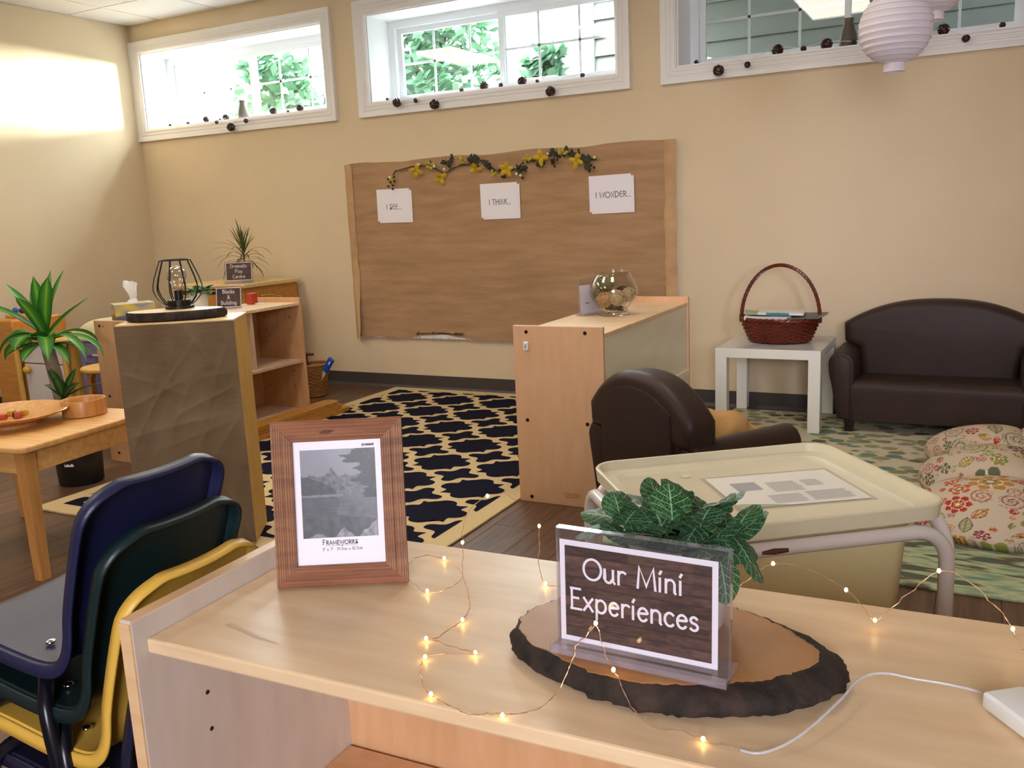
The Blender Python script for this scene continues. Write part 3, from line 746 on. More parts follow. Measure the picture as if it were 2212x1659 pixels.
rug2 = thing('watercolour_rug', 'pale rug with blurred grey, green and teal blots under the sofa and side table', 'rug', (-.03, 4.08, 0))
obj('rug_body', MB().rbox((0, 0, .005), (2.46, 2.34, .010), .003, 2), 'rug_watercolor', rug2)

# ------------------------------------------------------------------ low shelves
def screw_row(parent, pts, m='screw', r=.008, ax='y'):
    for p in pts:
        mb = MB().lathe([(0, .0018), (r * .5, .0018), (r * .55, .0005), (r, .0016), (r, 0)], 12)
        v = [(a, -c, b) for a, b, c in mb.v] if ax == 'y' else [(c, a, b) for a, b, c in mb.v]
        mb.v = v; obj('screw', mb, m, parent, loc=p)

def low_shelf(name, label, loc, rz, L, D, H, open_side, divider=None, back='maple_pale', side='maple_face', top='maple_top', inside='maple_inside', mid=.375, panels_over=.03, lower_ledge=False, mid_panel=False):
    """x = depth (open side at +x or -x), y = length"""
    t = thing(name, label, 'shelf', loc, rz); T = .019
    zt = H - panels_over
    for y0 in (0, L - T):
        p = MB().rbox((D / 2, y0 + T / 2, H / 2), (D, T, H), .0025, 2); obj('side_panel', p, side, t)
    x0, x1 = (.006, D - .004) if open_side > 0 else (.004, D - .006)
    obj('top_board', MB().rbox(((x0 + x1) / 2, L / 2, zt - T / 2), (x1 - x0, L - 2 * T, T), .0025, 2), top, t)
    obj('bottom_board', MB().rbox(((x0 + x1) / 2, L / 2, .05), (x1 - x0, L - 2 * T, T), .0025, 2), inside, t)
    bx_ = .012 if open_side > 0 else D - .012
    obj('back_panel', MB().bx(bx_ - .004, bx_ + .004, T, L - T, .05, zt - T), back, t)
    obj('middle_shelf', MB().rbox(((x0 + x1) / 2 + .008 * open_side, L / 2, mid - T / 2), (x1 - x0 - .02, L - 2 * T, T), .0025, 2), inside, t)
    obj('kick_board', MB().bx(D - .03 if open_side > 0 else .014, D - .014 if open_side > 0 else .03, T, L - T, 0, .042), side, t)
    if divider: obj('divider', MB().rbox(((x0 + x1) / 2, divider, (mid + zt - T) / 2), (x1 - x0 - .03, T, zt - T - mid), .002, 2), inside, t)
    return t

RS = low_shelf('open_shelf_unit', 'low maple shelf unit with pale back beside the leather armchair', (-1.71, 3.274, 0), 0, 1.203, .402, .761, -1)
screw_row(RS, [(.062, 0, .735), (.325, 0, .735), (.052, 0, .36), (.058, 0, .024), (.325, 0, .36)])
obj('ledge', MB().rbox((.398, .62, .372), (.014, 1.12, .03), .002, 2), 'maple_pale', RS)
cl = MB().rbox((.062, -.006, .677), (.022, .012, .036), .004, 2); obj('cord_clip', cl, 'plastic_white', RS)
obj('clip_slot', MB().box((.062, -.0125, .677), (.008, .002, .016)), 'ink_pale', RS)
st = MB()
for a, b, z in ((.205, .285, .055), (.212, .222, .047), (.225, .243, .047), (.247, .262, .047), (.266, .282, .047), (.215, .275, .039)): st.bx(a, b, -.0008, 0, z - .0012, z + .0012)
obj('stamp', st, 'wicker_tan', RS)

LS = low_shelf('open_shelf_unit', 'low maple shelf unit behind the burlap stand, open towards the trellis rug', (-4.12, 3.13, 0), 0, 1.203, .378, .763, 1, divider=.78, side='maple_side', back='maple_side', mid=.375)
screw_row(LS, [(.045, 0, .735), (.30, 0, .735), (.055, 0, .36), (.07, 0, .05)], r=.008)
obj('pencil_mark', MB().add([(.06, -.0006, .728), (.075, -.0006, .728), (.075, -.0006, .745)], [(0, 1, 2)]), 'wicker_tan', LS)
pins = MB()
for yy in (.46, 1.18):
    for zz in (.20, .30, .48, .56, .64):
        for xx in (.09, .29):
            s_ = -1 if yy > 1 else 1; pins.box((xx, yy if yy > 1 else yy, zz), (.006, .002, .006))
obj('shelf_pin_hole', pins, 'dark_hole', LS, kind='stuff')

# near shelf (length along x): built as its own unit
ZT = .73
NS = thing('open_shelf_unit', 'low maple shelf unit in the foreground holding the picture frame and slice of wood', 'shelf', (-.899, .663, 0), math.radians(1.6))
T = .019; NL, ND = 1.28, .415
for x0 in (0, NL - T): obj('side_panel', MB().rbox((x0 + T / 2, ND / 2, .38), (T, ND, .76), .0025, 2), 'maple_cool_lit', NS)
for x0 in (0, NL - T):
    obj('edge_band', MB().bx(x0 + .0006, x0 + T - .0006, -.0012, .0012, .004, .757), 'maple', NS); obj('edge_band', MB().bx(x0 + .0006, x0 + T - .0006, .002, ND - .002, .7592, .7606), 'maple', NS)
obj('top_board', MB().rbox((NL / 2, .02 + (ND - .02) / 2, ZT - T / 2), (NL - 2 * T, ND - .02, T), .003, 2), 'maple_top', NS)
obj('middle_shelf', MB().rbox((NL / 2, .03 + (ND - .06) / 2, .365 - T / 2), (NL - 2 * T, ND - .05, T), .0025, 2), 'maple_side', NS)
obj('bottom_board', MB().rbox((NL / 2, .03 + (ND - .06) / 2, .05), (NL - 2 * T, ND - .05, T), .0025, 2), 'maple_side', NS)
obj('back_panel', MB().bx(T, NL - T, ND - .018, ND - .010, .04, ZT - T), 'maple_side', NS)
pins = MB()
for yy in (.10, .245):
    for zz in (.60, .655) if yy < .2 else (.655, .60): pins.lathe([(0, 0), (.0028, 0), (.0028, .001)], 10, (0, 0, 0))
pins = MB()
for yy in (.105, .285):
    for zz in (.665, .613, .56): 
        b = MB().lathe([(.0, .0006), (.0032, .0006), (.0032, 0)], 10); pins.add([(T + c, yy + a, zz + bb) for a, bb, c in b.v], b.f)
obj('shelf_pin_hole', pins, 'dark_hole', NS, kind='stuff')
obj('scuff', MB().add([(.085, .085, ZT + .0004), (.15, .07, ZT + .0004), (.185, .068, ZT + .0004), (.15, .075, ZT + .0004), (.09, .091, ZT + .0004)], [(0, 1, 2, 3, 4)]), 'scuff_mark', NS)

# ------------------------------------------------------------------ burlap stand with lamp
BS = thing('burlap_stand', 'tall wooden stand with crumpled burlap stretched over its front', 'stand', (-2.77, 2.19, .0112), math.radians(33.3))
BW, BD, BH = .42, .255, .872
rs = random.Random(3)
obj('stand_box', MB().rbox((BW / 2, .004 + BD / 2, BH / 2 - .004), (BW, BD, BH - .008), .002, 1), 'plywood', BS)
obj('stand_top', MB().rbox((BW / 2, .002 + BD / 2, BH - .004), (BW + .004, BD, .009), .002, 2), 'plywood_top', BS)
from mathutils import noise as mn
crs = random.Random(14); CREASE = []
for k in range(26):
    a_ = math.radians(crs.choice([62, 70, 78, 55, -62, 15, -20, 84])) + crs.uniform(-.15, .15); L_ = crs.uniform(.12, .42); cu, cv = crs.uniform(.05, .95), crs.uniform(.05, .95)
    CREASE.append((cu, cv, math.cos(a_), math.sin(a_), L_, crs.uniform(.004, .009), crs.uniform(.012, .030), crs.uniform(-.25, .25)))
def wrinkle(u, v):
    w = 0.0; U = u * .48
    for cu, cv, ca, sa, L_, amp, wd, bow in CREASE:
        dx, dy = U - cu * .48, v - cv; t = dx * ca + dy * sa; d = -dx * sa + dy * ca + bow * t * t
        if abs(d) < wd * 3 and abs(t) < L_: w += amp * math.exp(-abs(d) / wd * (1.6 if d > 0 else .8)) * (1 - (t / L_) ** 2)
    return w + .004 * mn.noise(Vector((u * 4, v * 6, 0))) + .0015 * mn.noise(Vector((u * 14, v * 20, 4)))
def burl(u, v):
    e = min(u, 1 - u, v * 1.5, (1 - v) * 2) ; k = min(1, e / .08)
    return (-.003 + u * (BW + .006), -.004 - k * wrinkle(u, v) - .002, .012 + v * (BH - .016) + .002 * mn.noise(Vector((u * 9, 3, v))))
obj('burlap_cover', MB().grid(burl, 90, 160), 'burlap_box', BS, smooth=180)
fr = MB()
for k in range(60):
    z = .02 + .85 * k / 60; fr.tube([(BW + .002, -.004, z), (BW + .004 + rs.random() * .008, .0, z + rs.uniform(-.012, .012))], .0006, 3)
obj('frayed_edge', fr, 'burlap_fold', BS, kind='stuff')

def wood_slice(name, label, outline, th, loc, rz=0, seed=1, face='slice_face', lean=.006, amp=.003):
    rnd = random.Random(seed); t = thing(name, label, 'wood slice', loc, rz)
    n = len(outline); M = 180
    def cr(p0, p1, p2, p3, u): return tuple(.5 * ((2 * b) + (-a + c) * u + (2 * a - 5 * b + 4 * c - d) * u * u + (-a + 3 * b - 3 * c + d) * u ** 3) for a, b, c, d in zip(p0, p1, p2, p3))
    pts = []
    for k in range(M):
        f = k / M * n; i = int(f); pts.append(cr(outline[(i - 1) % n], outline[i], outline[(i + 1) % n], outline[(i + 2) % n], f - i))
    cx, cy_ = sum(p[0] for p in pts) / M, sum(p[1] for p in pts) / M
    def ring(sc, z, rough):
        out = []
        for k, p in enumerate(pts):
            d = Vector((p[0] - cx, p[1] - cy_)); l = d.length; a = math.atan2(d.y, d.x)
            q = rough * (1.2 * mn.noise(Vector((math.cos(a) * 9, math.sin(a) * 9, z * 90))) + 1.1 * mn.noise(Vector((math.cos(a) * 30, math.sin(a) * 30, z * 200))))
            w = (l + (sc * (.45 + 1.3 * max(0, math.cos(a + .35)) ** 1.5) if sc < 0 else sc) + q) / l; out.append((cx + d.x * w, cy_ + d.y * w, z))
        return out
    vs = []; fs = []
    R = [ring(-.012, 0, .001), ring(-.002, th * .08, amp), ring(.001, th * .25, amp), ring(.001, th * .5, amp), ring(-lean * .3, th * .75, amp), ring(-lean, th * .97, amp * .8), ring(-lean - .004, th, amp * .7)]
    for r in R: vs += r
    for j in range(len(R) - 1):
        for k in range(M): fs.append((j * M + k, j * M + (k + 1) % M, (j + 1) * M + (k + 1) % M, (j + 1) * M + k))
    fs.append(tuple(range(M - 1, -1, -1)))
    obj('bark', MB().add(vs, fs), 'bark_slice', t, smooth=60)
    top = R[-1]; inner = [(x, y, z + .0004) for x, y, z in ring(-lean - .007, th, amp * .9)]
    mb = MB(); vs = top + inner + [(cx, cy_, th + .0006)]
    fs = [(k, (k + 1) % M, M + (k + 1) % M, M + k) for k in range(M)] + [(M + k, M + (k + 1) % M, 2 * M) for k in range(M)]
    obj('cut_face', MB().add(vs, fs), face, t)
    return t
# slice under the cage lamp, on the stand
wood_slice('wood_slice', 'bark-edged wood slice under the cage lamp on the burlap stand', [(-.175, -.01), (-.12, -.085), (0, -.100), (.11, -.080), (.185, -.01), (.15, .05), (.03, .085), (-.1, .065)], .034, (-2.685, 2.40, BH + .0128), math.radians(33), 5, 'maple_top', .004, .004)

LP = thing('cage_lamp', 'black wire cage lamp with a clear bulb on the burlap stand', 'lamp', (-2.705, 2.44, BH + .0366), 0)
LP.scale = (1.06, 1.06, 1.0)
obj('lamp_base', MB().lathe([(0, 0), (.050, 0), (.050, .020), (.046, .022), (.040, .022), (.040, .041), (.037, .044), (0, .044)], 40), 'black_metal', LP, smooth=35)
obj('bulb_socket', MB().lathe([(.0145, .044), (.0145, .078), (.012, .08), (0, .08)], 20), 'black_metal', LP, smooth=35)
obj('bulb', MB().lathe([(.0115, .079), (.0125, .09), (.022, .105), (.0325, .123), (.0345, .137), (.031, .153), (.020, .166), (0, .171)], 24), 'bulb_glass', LP, smooth=180)
fl_ = MB().tube([(0, 0, .08), (0, 0, .125)], .0012, 5)
for k in range(6):
    a = k * 1.05; fl_.tube([(0, 0, .11), (.012 * math.cos(a), .012 * math.sin(a), .118 + .01 * (k % 2)), (.018 * math.cos(a + .5), .018 * math.sin(a + .5), .140 - .006 * (k % 3))], .0006, 4)
obj('filament', fl_, 'copper_wire', LP)
for k in range(10):
    a = 2 * PI * (k + .3) / 10; c, s = math.cos(a), math.sin(a)
    prof = [(.043, .024), (.058, .036), (.074, .056), (.083, .080), (.083, .098), (.075, .130), (.064, .160), (.0515, .194)]
    w = MB()
    for d in (-.0022,): w.tube([(r * c, r * s, z) for r, z in prof], .0022, 6)
    obj('cage_wire', w, 'black_metal', LP, smooth=60)
obj('cage_ring', MB().tube([(.0515 * math.cos(2 * PI * k / 36), .0515 * math.sin(2 * PI * k / 36), .194) for k in range(36)], .0024, 6, closed=True), 'black_metal', LP, smooth=60)

# ------------------------------------------------------------------ display board
DB = thing('display_board', 'large burlap-covered display board hung on the back wall', 'board', (-2.84, YB, 0))
bx0, bx1, bz0, bz1 = -1.222, 1.222, .365, 1.610
obj('white_board', MB().bx(bx0 + .02, bx1 - .004, -.022, -.001, bz0 + .006, bz1 - .012), 'alu_white', DB)
def cloth(u, v):
    x = bx0 + .012 + u * (bx1 - bx0 - .02); z = bz0 + v * (bz1 - bz0)
    if v > .98: z += .006 * math.sin(u * 23) + .005 * mn.noise(Vector((u * 14, 0, 0)))
    if v < .03:
        z += .010 + .012 * mn.noise(Vector((u * 20, 2, 0))) + (.03 * math.exp(-((u - .29) / .07) ** 2))
    y = -.028 - .003 * mn.noise(Vector((u * 5, v * 4, 1))) - .002 * mn.noise(Vector((u * 2, v * 30, 4)))
    if v < .06: y -= .012 * abs(mn.noise(Vector((u * 11, 7, v * 3)))) * (1 - v / .06)
    return (x, y, z)
obj('burlap_sheet', MB().grid(cloth, 120, 60), 'burlap_board', DB, smooth=180)
def fold(x0, wd, curl, seed, inward):
    def f(u, v):
        z = bz0 - .004 + v * (bz1 - bz0 + .002); k = max(0, 1 - v / .3) if inward > 0 else max(0, 1 - abs(v - .12) / .2)
        w = wd * (1 + .15 * mn.noise(Vector((v * 7, seed, 0)))) - (k * .03 if inward < 0 else 0)
        x = x0 + u * w * inward + .004 * mn.noise(Vector((v * 9, u, seed)))
        y = -.033 - .010 * math.sin(u * PI) - curl * k * u * .05 - .004 * mn.noise(Vector((u * 3, v * 10, seed)))
        return (x, y, z)
    return f
obj('folded_hem', MB().grid(fold(bx0, .062, 1, 1, 1), 8, 60), 'burlap_fold', DB, smooth=180)
obj('folded_hem', MB().grid(fold(bx1, .075, 1, 2, -1), 8, 60), 'burlap_fold', DB, smooth=180)
fr = MB(); rs = random.Random(9)
for k in range(260):
    x = rs.uniform(bx0 + .06, bx1 - .05); fr.tube([(x, -.030, bz0 + .022), (x + rs.uniform(-.008, .008), -.034, bz0 + rs.uniform(-.014, .006))], .0009, 3)
obj('frayed_fringe', fr, 'burlap_fold', DB, kind='stuff')

def paper_sign(text, x0, x1, z0, z1, tx, tz, h, label, tilt=0):
    t = thing('paper_sign', label, 'sign', ((x0 + x1) / 2, YB - .036, (z0 + z1) / 2)); w, hh = (x1 - x0) / 2, (z1 - z0) / 2
    t.rotation_euler = (0, tilt, 0)
    obj('backing_sheet', MB().bx(-w + .014, w, .0012, .002, -hh, hh - .012), 'paper', t)
    obj('front_sheet', MB().bx(-w, w - .017, -.0008, 0, -hh + .012, hh), 'paper', t)
    m = MB(); L = text_width(text, h, .1)
    stroke_text(m, text, h, tx - (x0 + x1) / 2, tz - (z0 + z1) / 2, lambda a, b: (a, -.0014, b), .0042, .1)
    obj('lettering', m, 'ink_grey', t)
GL['Q'] = (.58, [arc(.33, .5, .28, .5, 60, 300, 16), [(.05, .56), (.5, .56)]])
paper_sign('I SQQ...', -3.795, -3.502, 1.190, 1.422, -3.717, 1.282, .036, 'white paper sign reading I SEE, the left one on the burlap board', .01)
paper_sign('I THINK...', -2.956, -2.665, 1.185, 1.417, -2.894, 1.279, .034, 'white paper sign reading I THINK, the middle one on the burlap board')
paper_sign('I WONDQR...', -2.178, -1.884, 1.192, 1.424, -2.135, 1.288, .034, 'white paper sign reading I WONDER, the right one on the burlap board', -.01)

# ------------------------------------------------------------------ flower garland on the board
FG = thing('flower_garland', 'artificial yellow flower garland pinned along the top of the burlap board', 'garland', (-2.88, YB - .045, 1.53))
gx, gz = -2.88, 1.53
stem = [(-3.636, 1.516), (-3.621, 1.536), (-3.572, 1.548), (-3.476, 1.563), (-3.366, 1.559), (-3.284, 1.537), (-3.221, 1.502), (-3.17, 1.52), (-3.095, 1.549), (-3.031, 1.552), (-2.974, 1.568), (-2.907, 1.564), (-2.874, 1.525), (-2.822, 1.492), (-2.76, 1.495), (-2.676, 1.5), (-2.637, 1.53), (-2.554, 1.544), (-2.473, 1.552), (-2.414, 1.573), (-2.328, 1.574), (-2.265, 1.55), (-2.195, 1.521), (-2.119, 1.522)]
rs = random.Random(4)
mb = MB(); mb.tube([(x - gx, rs.uniform(-.006, .004), z - gz) for x, z in stem], .0035, 6)
mb.tube([(x - gx + .008, rs.uniform(-.008, .004), z - gz + .012 * math.sin(k * 2)) for k, (x, z) in enumerate(stem)], .002, 5)
for x, z in ((-3.19, 1.57), (-3.16, 1.60), (-3.2, 1.605), (-2.43, 1.60), (-2.40, 1.61), (-3.64, 1.47), (-3.655, 1.44), (-2.62, 1.46)):
    b = min(stem, key=lambda q: (q[0] - x) ** 2 + (q[1] - z) ** 2); mb.tube([(b[0] - gx, 0, b[1] - gz), (x - gx, -.012, z - gz)], .0015, 4)
obj('vine', mb, 'garland_leaf', FG, smooth=60)
petal = MB().grid(lambda u, v: ((u - .5) * 2 * .0155 * math.sin(PI * (.06 + .88 * v ** .9)) ** .6, -.010 * math.sin(v * 2.2) - .006 * (1 - (2 * u - 1) ** 2) * math.sin(PI * v), v * .055), 4, 6).mesh('petal', MATS['flower_yellow'], 180)
for fx, fz, rot, cnt, tilt in ((-3.431, 1.536, 200, 4, .9), (-3.243, 1.476, 250, 4, 1.1), (-2.965, 1.521, 230, 3, 1.0), (-2.737, 1.497, 10, 5, .2), (-2.487, 1.559, 0, 4, .1), (-2.244, 1.521, 20, 4, .35)):
    f = MB().ball((0, 0, 0), .006, 1); fo = obj('flower', f, 'flower_yellow', FG, loc=(fx - gx, -.02, fz - gz))
    fo.rotation_euler = (tilt * .3, 0, math.radians(20) * tilt)
    for k in range(cnt):
        p = obj('petal', petal, None, fo); a = math.radians(rot) + 2 * PI * k / cnt + rs.uniform(-.15, .15)
        p.rotation_euler = (tilt * .5 * math.sin(k * 2.1), a, 0); p.scale = (1, 1, rs.uniform(.85, 1.05))
for fx, fz in ((-3.332, 1.564), (-3.30, 1.555), (-3.078, 1.571), (-3.09, 1.585), (-2.599, 1.547), (-2.575, 1.56), (-2.356, 1.582), (-2.32, 1.575), (-3.647, 1.485), (-2.838, 1.48)):
    m = MB()
    for k in range(6):
        m.ball((rs.uniform(-.016, .016), rs.uniform(-.014, .004), rs.uniform(-.016, .016)), rs.uniform(.008, .012), 1, (1, .6, 1))
    obj('blossom_cluster', m, 'flower_pale', FG, loc=(fx - gx, -.016, fz - gz))
for fx, fz in ((-3.407, 1.572), (-3.283, 1.552), (-3.206, 1.527), (-2.902, 1.53), (-2.666, 1.466), (-2.637, 1.455), (-2.439, 1.577), (-2.123, 1.533), (-3.65, 1.499)):
    obj('cream_bead', MB().ball((0, 0, 0), .0105, 2), 'bead_cream', FG, smooth=180, loc=(fx - gx, -.022, fz - gz))
bme = MB().ball((0, 0, 0), .0095, 1).mesh('berry', MATS['berry_dark'], 180)
for fx, fz in ((-3.669, 1.49), (-3.62, 1.501), (-3.618, 1.473), (-3.673, 1.44), (-3.633, 1.445), (-3.637, 1.421), (-3.653, 1.468), (-3.228, 1.571), (-3.147, 1.617), (-2.96, 1.599), (-2.949, 1.533), (-2.65, 1.501), (-2.616, 1.493), (-2.602, 1.481), (-2.626, 1.438), (-2.419, 1.535), (-2.379, 1.536), (-2.413, 1.516), (-2.399, 1.499), (-2.31, 1.582), (-2.277, 1.586), (-2.232, 1.586), (-2.229, 1.57), (-2.151, 1.489), (-2.131, 1.474), (-2.54, 1.54), (-3.318, 1.584)):
    obj('berry', bme, None, FG, loc=(fx - gx, -.016, fz - gz))
lme = MB().grid(lambda u, v: ((u - .5) * .030 * math.sin(PI * min(.97, v + .03)) ** .8, -.006 * math.sin(PI * v), v * .045), 2, 4).mesh('leaf', MATS['garland_leaf'], 180)
for fx, fz in ((-3.183, 1.565), (-3.15, 1.576), (-3.006, 1.567), (-2.973, 1.578), (-2.935, 1.562), (-2.888, 1.562), (-2.866, 1.538), (-2.852, 1.517), (-2.66, 1.512), (-2.631, 1.49), (-2.784, 1.48), (-2.414, 1.567), (-2.386, 1.558), (-2.511, 1.528), (-2.307, 1.566), (-2.278, 1.558), (-2.188, 1.514), (-2.154, 1.518), (-2.175, 1.5)):
    for k in range(3):
        l = obj('leaf', lme, None, FG, loc=(fx - gx + rs.uniform(-.012, .012), rs.uniform(-.014, .0), fz - gz + rs.uniform(-.012, .012)))
        l.rotation_euler = (rs.uniform(-.5, .5), rs.uniform(0, 6.28), rs.uniform(-.5, .5))

# ------------------------------------------------------------------ ball garlands and vases on the window ledges
W1 = [(-5.807, 2.033, .010), (-5.626, 2.035, .013), (-5.41, 2.043, .023), (-5.281, 2.032, .010), (-5.202, 2.043, .023), (-5.23, 2.003, .013), (-5.075, 1.953, .029), (-4.93, 1.988, .016), (-4.723, 2.045, .025), (-4.60, 2.034, .010), (-4.468, 2.045, .025)]
W2 = [(-3.692, 2.032, .010), (-3.555, 1.991, .028), (-3.412, 1.992, .015), (-3.257, 1.951, .030), (-3.095, 2.036, .014), (-2.937, 2.048, .027), (-2.801, 2.036, .014), (-2.657, 2.048, .027), (-2.537, 2.033, .012), (-2.409, 1.951, .029), (-2.228, 2.036, .014)]
W3 = [(-1.512, 2.033, .012), (-1.359, 1.961, .029), (-1.2, 1.976, .016), (-1.054, 2.049, .029), (-.911, 2.036, .015), (-.793, 2.049, .029), (-.652, 2.037, .015), (-.36, 1.965, .028), (-.217, 2.048, .028), (-.109, 1.98, .018), (.05, 2.036, .014)]
def rattan_ball(r, strands, wr, seed, core=None):
    rnd = random.Random(seed); m = MB()
    for k in range(strands):
        ax = Vector((rnd.gauss(0, 1), rnd.gauss(0, 1), rnd.gauss(0, 1))).normalized(); p = ax.orthogonal().normalized(); q = ax.cross(p); o = rnd.uniform(-.45, .45)
        rr_ = r * math.sqrt(1 - o * o) * .97; N = 22
        m.tube([ax * o * r * .97 + rr_ * (math.cos(2 * PI * t / N) * p + math.sin(2 * PI * t / N) * q) for t in range(N)], wr, 4, closed=True)
    if core: m.ball((0, 0, 0), r * core, 2)
    return m
ball_me = rattan_ball(1.0, 9, .13, 2, .9).mesh('ball', MATS['rattan_brown'], 60)
for balls, nm in ((W1, 'left'), (W2, 'middle'), (W3, 'right')):
    g = thing('ball_garland', 'string of brown rattan balls along the ledge of the %s window' % nm, 'garland', (balls[len(balls) // 2][0], YB - .03, 2.0), 0, 'ball garlands on the window ledges')
    ox, oy, oz = g.location
    cord = []
    for k, (x, z, r) in enumerate(balls):
        low = z < 2.02; y = YB - .032 - r if low else YB + .028 + (.02 if k % 2 else 0)
        bo = obj('ball', ball_me, None, g, loc=(x - ox, y - oy, z - oz)); bo.scale = (r, r, r); bo.rotation_euler = (k * 1.3, k * .7, k * 2.1)
        if k and (low or balls[k - 1][1] < 2.02): cord.append(((cord[-1][0] + x - ox) / 2, YB - .036 - oy, OZ0 + .014 - oz))
        cord.append((x - ox, y - oy, z - oz + r * .5))
    obj('cord', MB().tube(cord, .0014, 4), 'paper', g)
def vase(loc, label, sc=1):
    t = thing('vase', label, 'vase', loc, 0)
    prof = [(0, 0), (.040, 0), (.044, .01), (.048, .04), (.044, .07), (.033, .105), (.026, .128), (.026, .140), (.030, .155), (.026, .155), (.021, .14), (.018, .12)]
    obj('vase_body', MB().lathe([(r * sc, z * sc) for r, z in prof], 28), 'grey_ceramic', t, smooth=50)
    return t
vase((-5.11, YB + .125, OZ0 + .0085), 'slim grey vase standing on the ledge of the left window', .92)
vase((-.69, YB + .105, OZ0 + .0085), 'brownish grey vase on the right window ledge, next to the paper lantern', 1.0)

# ------------------------------------------------------------------ paper lanterns
def lantern(loc, R, label):
    t = thing('paper_lantern', label, 'lantern', loc, 0, 'paper lanterns under the ceiling')
    prof = []; N = 14
    a0, a1 = -math.acos(.28), math.acos(.28)
    for k in range(N + 1):
        a = a0 + (a1 - a0) * k / N; a = math.asin(max(-1, min(1, math.sin(a)))) if False else a
        prof.append((R * math.cos(a) * 1.0, R * math.sin(a)))
        if k < N:
            a2 = a0 + (a1 - a0) * (k + .5) / N; prof.append((R * math.cos(a2) * .972, R * math.sin(a2)))
    obj('paper_shade', MB().lathe(prof, 48), 'lantern_paper', t, smooth=12)
    for k in range(1, N):
        a = a0 + (a1 - a0) * k / N; q = R * math.cos(a) * 1.001
        obj('wire_rib', MB().tube([(q * math.cos(2 * PI * j / 48), q * math.sin(2 * PI * j / 48), R * math.sin(a)) for j in range(48)], .0007, 4, closed=True), 'ink_pale', t)
    zb = R * math.sin(a0)
    obj('bottom_collar', MB().lathe([(R * .28, zb + .001), (R * .30, zb - .03), (R * .285, zb - .03)], 32), 'lantern_paper', t, smooth=40)
    obj('wire_rim', MB().tube([(R * .29 * math.cos(2 * PI * k / 32), R * .29 * math.sin(2 * PI * k / 32), zb - .03) for k in range(32)], .0015, 5, closed=True), 'alu_white', t)
    obj('wire_spreader', MB().tube([(-R * .28, 0, -zb), (-R * .1, 0, -zb * .8), (-R * .06, 0, zb * .7), (R * .06, 0, zb * .7), (R * .1, 0, -zb * .8), (R * .28, 0, -zb)], .0015, 5), 'alu_white', t)
    obj('hanging_cord', MB().tube([(0, 0, -zb), (0, 0, ZC - loc[2] + .004)], .0012, 4), 'paper', t)
lantern((-.325, 3.9, 1.852), .136, 'round white ribbed paper lantern hanging lowest, in front of the right window')
lantern((-.205, 4.10, 2.055), .136, 'round white paper lantern hanging higher, mostly above the frame, behind the lowest one')

# ------------------------------------------------------------------ bowl of rattan balls and sign holder on the right shelf unit
BZ = .7315
bowl = thing('glass_bowl', 'round clear glass bowl of rattan balls on the right shelf unit', 'bowl', (-1.502, 3.905, BZ))
out = [(0, .0), (.066, 0), (.072, .003), (.074, .010), (.066, .026), (.064, .032), (.078, .044), (.098, .066), (.112, .095), (.114, .115), (.108, .142), (.094, .168), (.083, .184), (.080, .192), (.086, .199), (.086, .204), (.080, .205)]
inn = [(.076, .200), (.076, .190), (.080, .182), (.091, .166), (.104, .141), (.110, .115), (.108, .096), (.094, .069), (.074, .049), (.060, .034), (.062, .014), (0, .012)]
obj('bowl_body', MB().lathe(out + inn, 48), 'clear_glass', bowl, smooth=50)
for nm, lab, (dx, dy, dz), r, m, sd in (
        ('rattan_ball', 'green rattan ball, topmost in the glass bowl', (-.034, -.012, .150), .041, 'rattan_green', 1),
        ('rattan_ball', 'honey-coloured rattan ball at the front left in the glass bowl', (-.026, -.052, .076), .036, 'rattan_tan', 2),
        ('rattan_ball', 'tan rattan ball at the front middle of the glass bowl', (.030, -.030, .083), .037, 'rattan_pale', 3),
        ('rattan_ball', 'cream rattan ball at the right in the glass bowl', (.066, .022, .094), .032, 'rattan_pale', 4),
        ('rattan_ball', 'olive rattan ball at the left edge, low in the glass bowl', (-.062, .008, .084), .033, 'rattan_green', 5)):
    o = obj(nm, rattan_ball(r, 17, .0026, sd, .86 if sd in (2, 3) else .80), m, None, 60, loc=(-1.502 + dx, 3.905 + dy, BZ + dz)); tag(o, lab, 'ball', 'rattan balls in the glass bowl')
rs = random.Random(12); m = MB()
for k in range(46):
    a = rs.uniform(0, 6.28); q = rs.uniform(.0, .042); m.rbox((q * math.cos(a), q * math.sin(a), .022 + rs.uniform(0, .030)), (rs.uniform(.015, .03), rs.uniform(.01, .02), .008), .003, 1, Matrix.Rotation(rs.uniform(0, 3), 3, 'Z') @ Matrix.Rotation(rs.uniform(-.6, .6), 3, 'X'))
o = obj('potpourri', m, 'potpourri', kind='stuff', loc=(-1.502, 3.905, BZ)); tag(o, 'dark brown potpourri bits in the bottom of the glass bowl', 'potpourri')
o = obj('seed_pod', MB().ball((0, 0, 0), .024, 2, (1.3, .8, .6)), 'potpourri', None, 180, loc=(-1.470, 3.945, BZ + .118)); tag(o, 'reddish brown seed pod between the balls in the glass bowl', 'seed pod')

